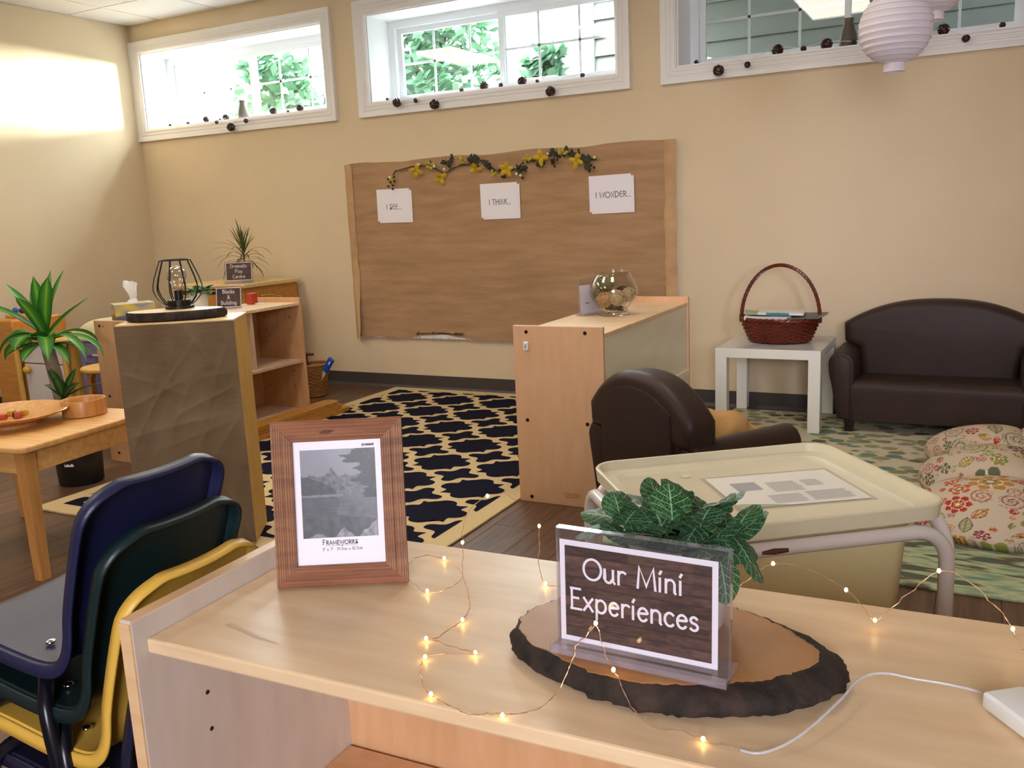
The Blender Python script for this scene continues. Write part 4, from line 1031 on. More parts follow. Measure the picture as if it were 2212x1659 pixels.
def acrylic_holder(name, label, loc, rz, w, h, base_d, back=.12, base_h=.012):
    t = thing(name, label, 'sign holder', loc, rz)
    R = Matrix.Rotation(-back, 3, 'X')
    def up(x, y, z): v = R @ Vector((x, y, z)); return (v.x, v.y, v.z + .006)
    for y in (-.0028, .0028):
        m = MB(); c = up(0, y, h / 2); m.box(c, (w, .0022, h), R); obj('acrylic_sheet', m, 'acrylic', t)
    obj('acrylic_foot', MB().rbox((0, 0, base_h / 2), (w * 1.02, base_d, base_h * .5), .001, 1).rbox((0, -base_d / 2 + .002, base_h * .6), (w * 1.02, .003, base_h * .8), .0008, 1), 'acrylic_edge', t)
    m = MB()
    for x in (-w / 2, w / 2): m.box(up(x, 0, h / 2), (.0012, .008, h), R)
    m.box(up(0, 0, h), (w, .008, .0014), R); obj('acrylic_rim', m, 'acrylic_edge', t, kind='stuff')
    return t, up
h1, up = acrylic_holder('sign_holder', 'clear acrylic holder with a white card beside the glass bowl', (-1.625, 3.91, BZ), math.radians(75), .15, .165, .06, .04)
m = MB(); v = [up(-.07, 0, .004), up(.07, 0, .004), up(.07, 0, .135), up(-.07, 0, .135)]; m.add(v, [(0, 1, 2, 3)]); obj('card', m, 'paper', h1)
m = MB()
for a, b, c, d in ((-.03, .0, .060, .064),):
    m.add([up(a, -.0006, c - .012), up(b, -.0006, c - .012), up(b, -.0006, d - .012), up(a, -.0006, d - .012)], [(0, 1, 2, 3)])
obj('card_print', m, 'ink_grey', h1)

def plank_print(w, h, n, seed):
    """dark weathered boards printed on the card, with light torn border: coloured grid"""
    rnd = random.Random(seed); rows = []
    cols = []; NX, NZ = 90, 60
    sh = {}
    for j in range(n):
        for s_ in range(5): sh[j, s_] = rnd.uniform(.55, 1.25)
    mb = MB(); mb.grid(lambda u, v: ((u - .5) * w, 0, v * h), NX, NZ); mb.uv = {}
    for (x, y, z) in mb.v:
        u, v = x / w + .5, z / h; j = min(n - 1, int(v * n)); f = v * n - j
        s_ = int((u * 2.3 + j * .37)) % 5; k = sh[j, s_] * (.75 + .55 * mn.noise(Vector((u * 7, v * 60, seed))) + .35 * mn.noise(Vector((u * 25, v * 130, seed))))
        if f < .12: k *= .5
        k = max(.25, k)
        cols.append((.130 * k, .066 * k, .046 * k))
    mb.col = cols
    return mb
def brown_sign(t, up, w, h, z0, lines, hgt, sw, seed, border=.006, lead=1.45):
    m = MB(); m.add([up(-w / 2, -.0004, z0), up(w / 2, -.0004, z0), up(w / 2, -.0004, z0 + h), up(-w / 2, -.0004, z0 + h)], [(0, 1, 2, 3)]); obj('card', m, 'paper', t)
    p = plank_print(w - 2 * border, h - 2 * border, 9, seed); p.v = [up(x, -.0008, z + z0 + border) for x, y, z in p.v]; obj('card_print', p, 'vcol_card', t)
    m = MB(); n = len(lines)
    for i, ln in enumerate(lines):
        L = text_width(ln, hgt, .1); zz = z0 + h / 2 + ((n - 1) / 2 - i) * hgt * lead - hgt * .42
        stroke_text(m, ln, hgt, -L / 2, zz, lambda a, b: up(a, -.0012, b), sw, .1)
    obj('lettering', m, 'paper', t)
# two small signs of the same kind further back
h2, up = acrylic_holder('sign_holder', 'acrylic holder with a brown card reading Blocks & Building', (-3.985, 3.965, BZ), math.radians(26), .155, .128, .05, .20)
brown_sign(h2, up, .150, .118, .003, ['Blocks', '&', 'Building'], .021, .0032, 3, .004, 1.6)
h3, up = acrylic_holder('sign_holder', 'acrylic holder with a brown card reading Dramatic Play Centre', (-4.70, 4.80, .8115), math.radians(24), .20, .150, .05, .16)
brown_sign(h3, up, .190, .128, .016, ['Dramatic', 'Play', 'Centre'], .0235, .0032, 4, .004, 1.6)

# ------------------------------------------------------------------ left background: corner cabinet, spiky plant, tissues, pot
cc = thing('wooden_cabinet', 'honey wooden cabinet in the corner with a spiky plant on top', 'cabinet', (-4.90, 4.98, 0))
obj('cabinet_top', MB().rbox((0, 0, .798), (.70, .60, .026), .004, 2), 'plywood_top', cc)
obj('top_edge', MB().bx(-.348, .348, -.3012, -.296, .783, .796), 'honey_wood', cc)
obj('cabinet_side', MB().bx(.30, .325, -.27, .28, 0, .785), 'honey_wood', cc)
obj('cabinet_side', MB().bx(-.325, -.30, -.27, .28, 0, .785), 'honey_wood', cc)
obj('cabinet_back', MB().bx(-.30, .30, .262, .28, 0, .785), 'honey_wood', cc)
obj('cabinet_front', MB().bx(-.30, .17, -.27, -.25, 0.02, .74), 'honey_wood', cc)
obj('cabinet_shelf', MB().bx(-.30, .30, -.25, .26, .55, .57), 'honey_wood', cc)
o = obj('red_box', MB().rbox((0, 0, .03), (.05, .05, .07), .006, 2), 'toy_red', loc=(-4.02, 4.20, BZ + .0055)); tag(o, 'small red block on the left shelf unit behind the Blocks sign', 'toy')
def strap(L, w, az, el0, bend, tw=0.0, n=9, base=(0, 0, 0), taper=.75, fold=.25):
    """arched strap leaf: starts at elevation el0 and bends down by bend radians along its length"""
    b = Vector(base); pos = b.copy(); sp = [pos.copy()]; dirs = []
    for i in range(n):
        e = el0 - bend * ((i + .5) / n) ** 1.3; d = Vector((math.cos(e) * math.cos(az), math.cos(e) * math.sin(az), math.sin(e))); dirs.append(d); pos = pos + d * L / n; sp.append(pos.copy())
    dirs.append(dirs[-1]); side0 = Vector((-math.sin(az), math.cos(az), 0))
    def f(u, v):
        i = min(n, int(round(v * n))); d = dirs[i]; up_ = side0.cross(d).normalized() * -1
        s_ = (side0 * math.cos(tw * v) + up_ * math.sin(tw * v))
        ww = w * (math.sin(PI * min(1, v * taper + .12)) ** .8 if v < .999 else .02) * (1 if v < .8 else max(.04, (1 - v) / .2) ** .8)
        k = (u - .5) * 2
        return tuple(sp[i] + s_ * ww * k + up_ * (-fold * ww * (1 - abs(k))))
    return MB().grid(f, 4, n)
sp = thing('spiky_plant', 'spiky thin-leaved plant behind the Dramatic Play sign on the corner cabinet', 'plant', (-4.82, 4.99, .8115))
obj('pot', MB().lathe([(0, 0), (.045, 0), (.06, .10), (.064, .10), (.064, .115), (.056, .115), (.054, .10)], 28), 'ceramic_white', sp, smooth=40)
obj('soil', MB().lathe([(0, .104), (.055, .102)], 20), 'soil', sp)
obj('stem', MB().tube([(0, 0, .09), (.004, 0, .16), (.006, 0, .22)], .006, 6), 'trunk', sp, smooth=60)
rs = random.Random(21)
for k in range(46):
    up_k = k / 46; az = k * 2.399 + rs.uniform(-.2, .2); el = .15 + 1.35 * up_k ** .9 + rs.uniform(-.15, .1)
    Ln = rs.uniform(.19, .30) if up_k < .6 else rs.uniform(.16, .25); 
    y_room = 1.0 if math.sin(az) < .6 else .75
    obj('leaf', strap(Ln * y_room, .0052, az, el, rs.uniform(1.2, 2.0) if up_k < .55 else rs.uniform(.1, .7), 0, 8, (.006, 0, .13 + .11 * up_k), .7), 'spike_leaf', sp, smooth=180)
# tissue box with printed sky and a dark silhouette
tbx = thing('tissue_box', 'printed tissue box with a white tissue at the end of the left shelf unit', 'tissue box', (-4.01, 3.30, BZ), math.radians(-32))
def tissue_side(u, z, seed):
    n = mn.noise(Vector((u * 3, z * 26, seed))) ; k = z / .108
    c = Vector(lin('#8d8c90')).lerp(Vector(lin('#c9b04a')), max(0, min(1, n * 1.5 + (.25 if seed == 1 else .55) - .2 * u))) if k > .45 else Vector(lin('#5c5a62')).lerp(Vector(lin('#b79a58')), max(0, n))
    if seed == 1 and .52 < u < .92:
        q = abs(u - .72) / .2; hgt = .62 - .22 * q + (.10 if abs(q - .25) < .10 or abs(q - .5) < .07 else 0)
        if k < hgt: c = Vector(lin('#2a2830'))
    if seed == 1 and k < .3 + .1 * math.sin(u * 9): c = Vector(lin('#4a4038'))
    return tuple(c)
tw_, td_, th_ = .17, .20, .108
mb = MB(); cols = []
mb.grid(lambda u, v: (-tw_ / 2 + u * tw_, -td_ / 2, v * th_), 34, 30); cols += [tissue_side(x / tw_ + .5, z, 1) for x, y, z in mb.v]
o0 = len(mb.v); mb.grid(lambda u, v: (tw_ / 2, -td_ / 2 + u * td_, v * th_), 30, 30); cols += [tissue_side(y / td_ + .5, z, 2) for x, y, z in mb.v[o0:]]
o0 = len(mb.v); mb.grid(lambda u, v: (-tw_ / 2, td_ / 2 - u * td_, v * th_), 4, 4); mb.grid(lambda u, v: (tw_ / 2 - u * tw_, td_ / 2, v * th_), 4, 4); mb.add([(-tw_ / 2, -td_ / 2, th_), (tw_ / 2, -td_ / 2, th_), (tw_ / 2, td_ / 2, th_), (-tw_ / 2, td_ / 2, th_)], [(0, 1, 2, 3)])
mb.add([(-tw_ / 2, -td_ / 2, 0), (tw_ / 2, -td_ / 2, 0), (tw_ / 2, td_ / 2, 0), (-tw_ / 2, td_ / 2, 0)], [(3, 2, 1, 0)])
cols += [lin('#b9ab7c')] * (len(mb.v) - len(cols)); mb.uv = {}; mb.col = cols
obj('printed_carton', mb, 'vcol_card', tbx)
def tis(u, v):
    a = u * 2 * PI; r = .020 + .030 * v ** 1.5 + .010 * math.sin(3 * a + v * 4) * v
    if v < .25: r = .045 - .1 * v
    return (r * math.cos(a) * 1.1 + .01 * v, r * .7 * math.sin(a) + .008 * math.sin(5 * v), th_ + .001 + .105 * v + .012 * math.sin(2 * a + 1) * v)
obj('tissue', MB().grid(tis, 28, 14), 'tissue', tbx, smooth=180)
# potted trailing plant
def sprig_leaf(s_): return MB().grid(lambda u, v: ((u - .5) * .85 * s_ * math.sin(PI * min(.98, v * .92 + .06)) ** .7, v * s_, .12 * s_ * math.sin(PI * v) - .10 * s_ * abs(2 * u - 1)), 4, 6)
pw = thing('potted_plant', 'leafy plant in a white pot behind the Blocks sign', 'plant', (-4.055, 3.80, BZ))
obj('pot', MB().lathe([(0, 0), (.046, 0), (.050, .01), (.058, .105), (.058, .112), (.053, .112), (.051, .10)], 32), 'ceramic_white', pw, smooth=40)
obj('soil', MB().lathe([(0, .102), (.052, .1)], 20), 'soil', pw)
rs = random.Random(5); slm = sprig_leaf(.045).mesh('leaf', MATS['sprig_green'], 180)
for k in range(44):
    a = rs.uniform(0, 6.28); r = rs.uniform(0, .055); l = obj('leaf', slm, None, pw, loc=(r * math.cos(a), r * math.sin(a), .108 + rs.uniform(0, .035) - .15 * max(0, r - .04)))
    l.rotation_euler = (rs.uniform(-.5, .5), rs.uniform(-.3, .3), a - PI / 2); l.scale = (1, rs.uniform(.8, 1.2), 1)
o = obj('white_card', MB().rbox((0, 0, .004), (.055, .035, .008), .002, 1), 'plastic_white', loc=(-3.975, 4.215, BZ)); tag(o, 'small flat white box on the left shelf unit, right of the Blocks sign', 'box')
w2 = thing('fairy_lights', 'thin wire of unlit fairy lights along the far end of the left shelf unit', 'fairy lights', (-3.98, 4.1, BZ))
obj('wire', MB().tube([(-.10, -.02, .004), (-.08, .03, .03), (-.05, .07, .004), (0, .11, .003), (-.02, .17, .05), (.03, .19, .055), (.07, .195, .05), (.10, .205, .042), (.115, .205, .028)], .0011, 5), 'copper_wire', w2)
for p in ((-.02, .17, .05), (.10, .205, .042), (-.08, .03, .03)): obj('bulb', MB().ball(p, .0032, 1), 'bead_cream', w2)

# ------------------------------------------------------------------ left background: play kitchen pieces
kit = thing('play_cupboard', 'orange and white wooden play cupboard with a yellow knob near the left wall', 'play furniture', (-5.41, 3.90, 0))
obj('side_post', MB().rbox((-.36, -.02, .335), (.235, .40, .67), .014, 3), 'honey_wood', kit)
obj('side_post', MB().rbox((-.225, -.225, .27), (.03, .03, .54), .008, 3), 'plywood', kit)
obj('side_post', MB().rbox((.245, -.215, .27), (.03, .03, .54), .008, 3), 'plywood', kit)
obj('cupboard_body', MB().bx(-.24, .26, -.17, .2, .0, .53), 'plywood', kit)
obj('cupboard_top', MB().rbox((.02, .0, .542), (.50, .44, .024), .008, 2), 'plywood', kit)
d1 = obj('cupboard_door', MB().rbox((.01, -.19, .205), (.42, .018, .35), .004, 2), 'toy_white', kit)
obj('knob', MB().ball((-.145, -.222, .345), .026, 3), 'toy_yellow', d1, smooth=180)
obj('knob_stem', MB().tube([(-.145, -.2, .345), (-.145, -.222, .345)], .008, 8), 'toy_yellow', d1)
d2 = obj('drawer_front', MB().rbox((.01, -.19, .455), (.42, .018, .135), .004, 2), 'toy_white', kit)
obj('knob', MB().tube([(-.20, -.215, .49), (-.10, -.215, .49)], .014, 10), 'toy_yellow', d2, smooth=60)
hnd = thing('bead_toy', 'wooden bead frame toy with coloured balls on the play cupboard', 'toy', (-5.77, 3.86, .6705))
obj('toy_base', MB().rbox((0, 0, .012), (.22, .14, .024), .006, 2), 'plywood', hnd)
obj('arch', MB().tube([(.05, 0, .02), (.05, 0, .06), (.06, 0, .09), (.09, 0, .105), (.12, 0, .09), (.125, 0, .02)], .012, 8), 'honey_wood', hnd, smooth=60)
for p, c in (((-.02, 0, .045), 'toy_purple'), ((.09, .0, .05), 'toy_red'), ((-.09, .0, .045), 'toy_blue')): obj('bead', MB().ball(p, .021, 2), c, hnd, smooth=180)
lil = thing('toy_cooler', 'lilac plastic toy bin with a cream domed lid near the left wall', 'toy', (-4.88, 3.88, 0))
obj('bin_body', MB().prism([(-.19, -.14), (.19, -.14), (.19, .14), (-.19, .14)], lambda a, b, t: (a * (1 + .12 * t), b * (1 + .1 * t), .002 + t), 0, .55, .0), 'toy_lilac', lil)
obj('bin_panel', MB().rbox((-.01, -.150, .24), (.28, .02, .36), .012, 3), 'toy_lilac_dark', lil)
obj('bin_panel', MB().rbox((-.02, -.152, .49), (.22, .016, .09), .012, 3), 'toy_lilac', lil)
obj('latch', MB().tube([(-.05, -.164, .455), (.02, -.164, .455)], .009, 8), 'ink_pale', lil, smooth=60)
obj('lid_dome', MB().grid(lambda u, v: ((u - .5) * .46, (v - .5) * .34, .552 + .125 * (max(0, 1 - (2 * u - 1) ** 4) ** .5) * (max(0, 1 - (2 * v - 1) ** 4) ** .6)), 24, 16), 'toy_cream', lil, smooth=180)
obj('lid_rim', MB().rbox((0, 0, .558), (.47, .35, .03), .01, 2), 'toy_cream', lil)
stl = thing('bentwood_stool', 'round yellow bentwood stool between the lilac bin and the shelf unit', 'stool', (-4.60, 3.56, 0))
obj('seat', MB().lathe([(0, .405), (.15, .405), (.158, .412), (.158, .425), (.15, .432), (0, .432)], 36), 'plywood', stl, smooth=35)
for k in range(3):
    a = 2 * PI * k / 3 + 3.4; c, s = math.cos(a), math.sin(a)
    obj('leg', MB().prism([(.05, .402), (.10, .400), (.125, .385), (.138, .355), (.142, 0), (.122, 0), (.118, .35), (.11, .372), (.095, .384), (.05, .388)], lambda p, q, t: (p * c - t * s, p * s + t * c, q), -.022, .022, .002, 1), 'honey_wood', stl)
# basket of toys behind the left shelf unit
def wicker(mb, prof_fn, h0, h1, rows, stakes, amp, wr, sx=1, sy=1, N=None):
    N = N or stakes * 2
    for j in range(rows):
        z = h0 + (h1 - h0) * (j + .5) / rows; r = prof_fn(z); ph = (j % 2) * PI
        mb.tube([((r + amp * math.cos(stakes / 2 * 2 * PI * k / N + ph)) * sx * math.cos(2 * PI * k / N), (r + amp * math.cos(stakes / 2 * 2 * PI * k / N + ph)) * sy * math.sin(2 * PI * k / N), z) for k in range(N)], wr, 5, closed=True)
db = thing('toy_basket', 'small tan wicker basket of toys on the floor behind the left shelf unit', 'basket', (-4.165, 4.885, 0))
pf = lambda z: .072 + .17 * z
m = MB(); wicker(m, pf, .004, .225, 17, 22, .005, .0058, 1, 1, 44); obj('woven_side', m, 'wicker_tan', db, smooth=60)
m = MB()
for k in range(22):
    a = 2 * PI * k / 22; m.tube([(pf(z) * math.cos(a), pf(z) * math.sin(a), z) for z in (.004, .12, .235)], .003, 4)
obj('stakes', m, 'wicker_tan', db)
obj('woven_rim', MB().tube([(pf(.23) * math.cos(2 * PI * k / 40), pf(.23) * math.sin(2 * PI * k / 40), .23 + .003 * (k % 2)) for k in range(40)], .009, 6, closed=True), 'wicker_tan', db, smooth=60)
obj('basket_bottom', MB().lathe([(0, .006), (.073, .006)], 24), 'wicker_tan', db)
tbl = thing('toy_saw', 'blue plastic toy handle sticking out of the wicker toy basket', 'toy', (-4.11, 4.86, .10))
R = Matrix.Rotation(math.radians(38), 3, 'Y')
obj('toy_handle', MB().rbox(R @ Vector((0, 0, .17)), (.05, .024, .12), .011, 3, R), 'toy_blue', tbl, smooth=50)
obj('toy_blade', MB().rbox(R @ Vector((0, 0, .06)), (.035, .006, .12), .002, 1, R), 'bead_cream', tbl)
obj('handle_slot', MB().rbox(R @ Vector((.006, 0, .195)), (.018, .0255, .035), .006, 2, R), 'paper', tbl)
o = thing('toy_brick', 'dark red wooden toy piece in the wicker toy basket', 'toy', (-4.21, 4.87, .13)); obj('toy_bar', MB().rbox((0, 0, .09), (.016, .03, .18), .003, 1).rbox((.03, 0, .172), (.07, .03, .016), .003, 1), 'toy_maroon', o)
o = obj('toy_block', MB().rbox((0, 0, .05), (.10, .06, .10), .01, 2), 'toy_orange', loc=(-4.165, 4.86, .12)); tag(o, 'orange-brown block lying in the wicker toy basket', 'toy')
# flat wooden boards stacked at the foot of the left shelf unit
for k, (yc, xc, L, wd, lab) in enumerate(((4.02, -3.665, 1.06, .125, 'lower'), (3.965, -3.672, 1.04, .125, 'middle'), (3.93, -3.668, 1.05, .12, 'upper'))):
    b = thing('wooden_rail', 'long flat wooden board, %s of the stack in front of the left shelf unit' % lab, 'board', (xc + .02, yc, .0112 + k * .0265), math.radians(-.6 + .5 * k), 'wooden boards by the left shelf unit')
    pts = [(-wd / 2, -L / 2), (wd / 2, -L / 2)] + [(wd / 2 - .0 - (1 - math.cos(t * PI / 12)) * .05, L / 2 - .05 + .05 * math.sin(t * PI / 12)) for t in range(7)] + [(-wd / 2 + (1 - math.cos(t * PI / 12)) * .05, L / 2 - .05 + .05 * math.sin(t * PI / 12)) for t in range(6, -1, -1)]
    obj('board', MB().prism(pts, lambda a, c, t: (a, c, t), 0, .026, .003, 2), 'honey_wood', b)
    obj('board_hole', MB().lathe([(0, .0264), (.011, .0264)], 14, (0, L / 2 - .05, 0)), 'dark_foot', b)

# ------------------------------------------------------------------ left table with plate, bowl, blocks; corn plant behind
tab = thing('play_table', 'wooden child-size table at the left edge with a wooden plate', 'table', (-2.885, 1.845, 0), math.radians(5.5))
TLx, TLy, TH = .80, .62, .50
def rr_outline(x0, x1, y0, y1, r, n=5):
    o = []
    for cx, cy_, a0 in ((x1 - r, y0 + r, -90), (x1 - r, y1 - r, 0), (x0 + r, y1 - r, 90), (x0 + r, y0 + r, 180)):
        for k in range(n + 1): o.append((cx + r * math.cos(math.radians(a0 + 90 * k / n)), cy_ + r * math.sin(math.radians(a0 + 90 * k / n))))
    return o
obj('tabletop', MB().prism(rr_outline(-TLx, 0, 0, TLy, .035), lambda a, b, t: (a, b, t), TH - .022, TH, .006, 3), 'table_wood', tab, smooth=40)
ap = MB(); 
obj('apron', MB().bx(-TLx + .07, -.07, .04, .058, TH - .105, TH - .022), 'table_wood', tab)
obj('apron', MB().bx(-.058, -.04, .07, TLy - .07, TH - .105, TH - .022), 'table_wood', tab)
obj('apron', MB().bx(-TLx + .07, -.07, TLy - .058, TLy - .04, TH - .105, TH - .022), 'table_wood', tab)
obj('apron', MB().bx(-TLx + .04, -TLx + .058, .07, TLy - .07, TH - .105, TH - .022), 'table_wood', tab)
for a in (-TLx + .052, -.052):
    for b in (.052, TLy - .052):
        q = 1 if a < -.4 else -1; w = 1 if b < .3 else -1
        obj('leg', MB().prism([(-.024, -.024), (.024, -.024), (.024, .024), (-.024, .024)], lambda p, s_, t: (a + p * (.78 + .22 * t / .478), b + s_ * (.78 + .22 * t / .478), t), 0, .478, .0), 'table_leg', tab)
pl = thing('wooden_plate', 'shallow round wooden plate with coloured blocks on the table at the left', 'plate', (-3.30, 2.085, TH + .0005))
obj('plate_body', MB().lathe([(0, .012), (.095, .012), (.10, .0), (.105, .0), (.105, .012), (.16, .030), (.212, .047), (.216, .052), (.212, .055), (.155, .038), (.10, .028), (0, .026)], 56), 'bowl_wood', pl, smooth=40)
for (dx, dy, c, lab, rz) in ((-.015, -.02, 'toy_orange', 'orange block lying nearest on the wooden plate', .3), (.035, .03, 'toy_red', 'red block at the right on the wooden plate', .9), (.012, .04, 'toy_maroon', 'dark maroon block on the wooden plate, touching the red one', .5), (-.055, .06, 'toy_yellow', 'yellow block furthest left on the wooden plate', .2), (.0, .095, 'toy_yellow', 'yellow block furthest back on the wooden plate', 1.2)):
    o = obj('toy_block', MB().rbox((0, 0, .0115), (.026, .022, .021), .002, 1), c, loc=(-3.29 + dx * .8, 2.075 + dy * .7, TH + .0272)); o.rotation_euler = (0, 0, rz); tag(o, lab, 'block', 'coloured blocks on the wooden plate')
wb = thing('wooden_bowl', 'straight-sided round wooden bowl on the table at the left', 'bowl', (-3.165, 2.312, TH + .0005))
obj('bowl_body', MB().lathe([(0, 0), (.078, 0), (.083, .004), (.085, .060), (.083, .065), (.078, .065), (.075, .061), (.073, .012), (0, .010)], 48), 'bowl_wood', wb, smooth=40)

cp = thing('corn_plant', 'tall corn plant with striped strap leaves in a black pot behind the table', 'plant', (-3.925, 2.80, 0))
obj('pot', MB().lathe([(0, .0), (.098, 0), (.104, .01), (.112, .19), (.120, .19), (.120, .215), (.110, .215), (.106, .19)], 36), 'black_plastic', cp, smooth=40)
obj('soil', MB().lathe([(0, .196), (.107, .194)], 24), 'soil', cp)
a0 = math.radians(-62)
lab_ = MB(); 
for u0 in (0,):
    lab_.grid(lambda u, v: (.1085 * math.cos(a0 + (u - .5) * .42), .1085 * math.sin(a0 + (u - .5) * .42), .105 + .045 * v), 6, 1); lab_.uv = {}
obj('pot_label', lab_, 'paper', cp)
bar = MB()
for k in range(12):
    a = a0 - .14 + .022 * k; bar.grid(lambda u, v: (.1092 * math.cos(a + .012 * u * (1 + k % 3) * .6), .1092 * math.sin(a + .012 * u * (1 + k % 3) * .6), .117 + .018 * v), 1, 1); bar.uv = {}
obj('bar_code', bar, 'ink_black', cp)
obj('trunk', MB().tube([(-.02, -.02, .19), (-.03, -.02, .35), (-.055, -.02, .50), (-.095, -.02, .70)], [.036, .034, .032, .030], 14), 'trunk', cp, smooth=60)
rs = random.Random(8)
base = Vector((-.095, -.02, .68))
# azimuth (deg, 0 = +x), elevation, bend, length, width
L0 = [(-20, 1.22, .5, .42, .036), (60, 1.35, .4, .40, .034), (150, 1.05, .5, .42, .040), (195, 1.15, .5, .40, .040), (230, .95, .8, .40, .042), (-60, 1.0, .6, .40, .040), (20, .85, .5, .40, .034),
      (-85, .85, 2.5, .30, .046), (-120, .75, 2.4, .30, .044), (170, .6, 2.2, .34, .040), (200, .45, 1.9, .32, .038), (-35, .6, 2.1, .34, .038), (0, .55, 2.0, .38, .034), (35, .5, 2.0, .36, .034), (75, .6, 1.8, .32, .036), (110, .5, 1.8, .32, .036), (140, .5, 1.8, .32, .036),
      (-70, .3, 1.4, .24, .034), (-15, .25, 1.3, .30, .030), (50, .2, 1.2, .26, .028), (215, .25, 1.2, .24, .032), (-45, 1.40, .3, .36, .034), (100, 1.4, .3, .38, .032)]
for k, (az, el, bd, ln, w) in enumerate(L0):
    z = .12 * (el + .3) / 1.7
    obj('leaf', strap(ln * (.80 if el > .8 else .92), w * (1.30 if -130 < az < -80 else .92), math.radians(az), el, bd, rs.uniform(-.3, .3), 12, base + Vector((0, 0, z * .8 - .02)), .78, .35), 'corn_leaf', cp, smooth=180)
for k, (az, el, bd, ln, w) in enumerate([(-80, 1.35, .3, .17, .030), (-150, 1.3, .3, .16, .028), (-10, .75, .7, .22, .026), (20, .55, .6, .24, .024), (170, .6, .8, .20, .022), (90, 1.2, .5, .16, .026), (-50, 1.15, .6, .16, .026)]):
    obj('leaf', strap(ln, w, math.radians(az), el, bd, 0, 10, (.035, -.06, .440), .8, .3), 'fern_leaf', cp, smooth=180)
obj('side_shoot', MB().tube([(-.03, -.03, .36), (.01, -.05, .39), (.035, -.06, .45)], .010, 8), 'fern_leaf', cp, smooth=60)

# ------------------------------------------------------------------ sofa and armchair (front towards local -y)
def soft_seat(name, label, cat, loc, rz, W, D, H, arm_h, seat_h, shoulder, foot=.075, aw=.13, back_panel=False, rise=None):
    t = thing(name, label, cat, loc, rz); w = W / 2; iw = w - aw; f0 = -D / 2; b0 = D / 2
    sp_ = [(f0 + .020, foot), (f0 + .012, seat_h - .06)] + [(f0 + .052 - .040 * math.cos(math.radians(a_)), seat_h - .04 + .040 * math.sin(math.radians(a_))) for a_ in range(0, 91, 15)] + [(b0 - .10, seat_h - .012), (b0 - .10, foot)]
    obj('seat', MB().prism(sp_, lambda a, b, s_: (s_, a, b), -iw - .012, iw + .012), 'leather', t, smooth=50)
    # arched back
    out = []; N = 22; bw = w - .035
    for k in range(N + 1):
        u = -1 + 2 * k / N
        out.append((bw * u, shoulder + (H - shoulder) * (1 - abs(u) ** 2.4)))
    out = [(-bw * .99, shoulder - .10), (-bw, shoulder - .03)] + out + [(bw, shoulder - .03), (bw * .99, shoulder - .10)]
    low = [(iw + .0, arm_h - .06), (iw, seat_h), (-iw, seat_h), (-iw, arm_h - .06)]
    pts = [(a, b) for a, b in out][::-1] + [(-iw - .02, arm_h - .02), (-iw, seat_h - .05), (iw, seat_h - .05), (iw + .02, arm_h - .02)]
    obj('backrest', MB().prism(pts, lambda a, b, s_: (a, s_ + .05 * (seat_h - b) * -1 * .6, b), b0 - .155, b0 - .012, .048, 6), 'leather', t, smooth=60)
    if back_panel:
        bp = []; bw2 = iw + .005
        for k in range(N + 1):
            u = -1 + 2 * k / N; bp.append((bw2 * u, shoulder + .02 + (H - shoulder) * .5 * (1 - abs(u) ** 2)))
        bp = bp[::-1] + [(-bw2, foot), (bw2, foot)]
        obj('back_panel', MB().prism(bp, lambda a, b, s_: (a, s_ + .05 * (seat_h - b) * -1 * .6, b), b0 - .03, b0 - .006, .005, 2), 'leather_dark', t, smooth=40)
    # flared rolled arms
    for sg in (-1, 1):
        r = aw / 2
        prof = [(iw, foot), (iw, arm_h - r)] + [(iw + r - r * math.cos(math.radians(a)), arm_h - r + r * math.sin(math.radians(a))) for a in range(15, 181, 15)] + [(w - .004, arm_h - r - .05), (w - .022, arm_h * .55), (w - .05, foot)]
        prof = [(sg * a, b) for a, b in prof]
        if sg > 0: prof = prof[::-1]
        obj('armrest', MB().prism(prof, lambda a, b, s_: (a, s_, b - .010 * max(0, (s_ - f0)) * 0), f0 + .012, b0 - .03, .014, 3), 'leather', t, smooth=50)
        ins = [(sg * (iw + .018), foot + .012), (sg * (iw + .018), arm_h - r)] + [(sg * (iw + r - (r - .018) * math.cos(math.radians(a))), arm_h - r + (r - .018) * math.sin(math.radians(a))) for a in range(20, 181, 20)] + [(sg * (w - .04), arm_h * .55), (sg * (w - .066), foot + .012)]
        if sg > 0: ins = ins[::-1]
        obj('arm_panel', MB().prism(ins, lambda a, b, s_: (a, s_, b), f0 + .002, f0 + .016, .004, 2), 'leather', t, smooth=50)
        if back_panel:
            obj('arm_end', MB().prism(ins, lambda a, b, s_: (a, s_, b), b0 - .032, b0 - .02, .004, 2), 'leather_dark', t, smooth=50)
        for yy in (f0 + .05, b0 - .07):
            obj('foot', MB().prism([(-.026, -.026), (.026, -.026), (.026, .026), (-.026, .026)], lambda a, b, s_: (sg * (iw + .022) + a * (.72 + .28 * s_ / foot), yy + b * (.72 + .28 * s_ / foot), .0105 + s_ * (foot - .008) / foot), 0, foot), 'dark_foot', t)
    return t
soft_seat('sofa', 'small dark brown leather sofa with an arched back against the wall', 'sofa', (-.165, 5.065, 0), 0, 1.02, .47, .675, .435, .285, .545)
soft_seat('armchair', 'dark brown leather child armchair seen from behind beside the right shelf unit', 'armchair', (-.950, 3.235, 0), math.radians(148.5), .65, .54, .636, .412, .26, .49, back_panel=True)
plu = thing('tan_cushion', 'crumpled tan plush cushion lying in the leather armchair', 'cushion', (-.93, 3.40, .262))
def cush(u, v):
    th, ph = u * 2 * PI, (v - .5) * PI; p = Vector((.20 * math.cos(ph) * math.cos(th), .14 * math.cos(ph) * math.sin(th), .075 + .08 * math.sin(ph)))
    k = 1 + .14 * mn.noise(p * 9) + .10 * mn.noise(p * 21); return (p.x * k, p.y * k, .004 + max(0, p.z * k))
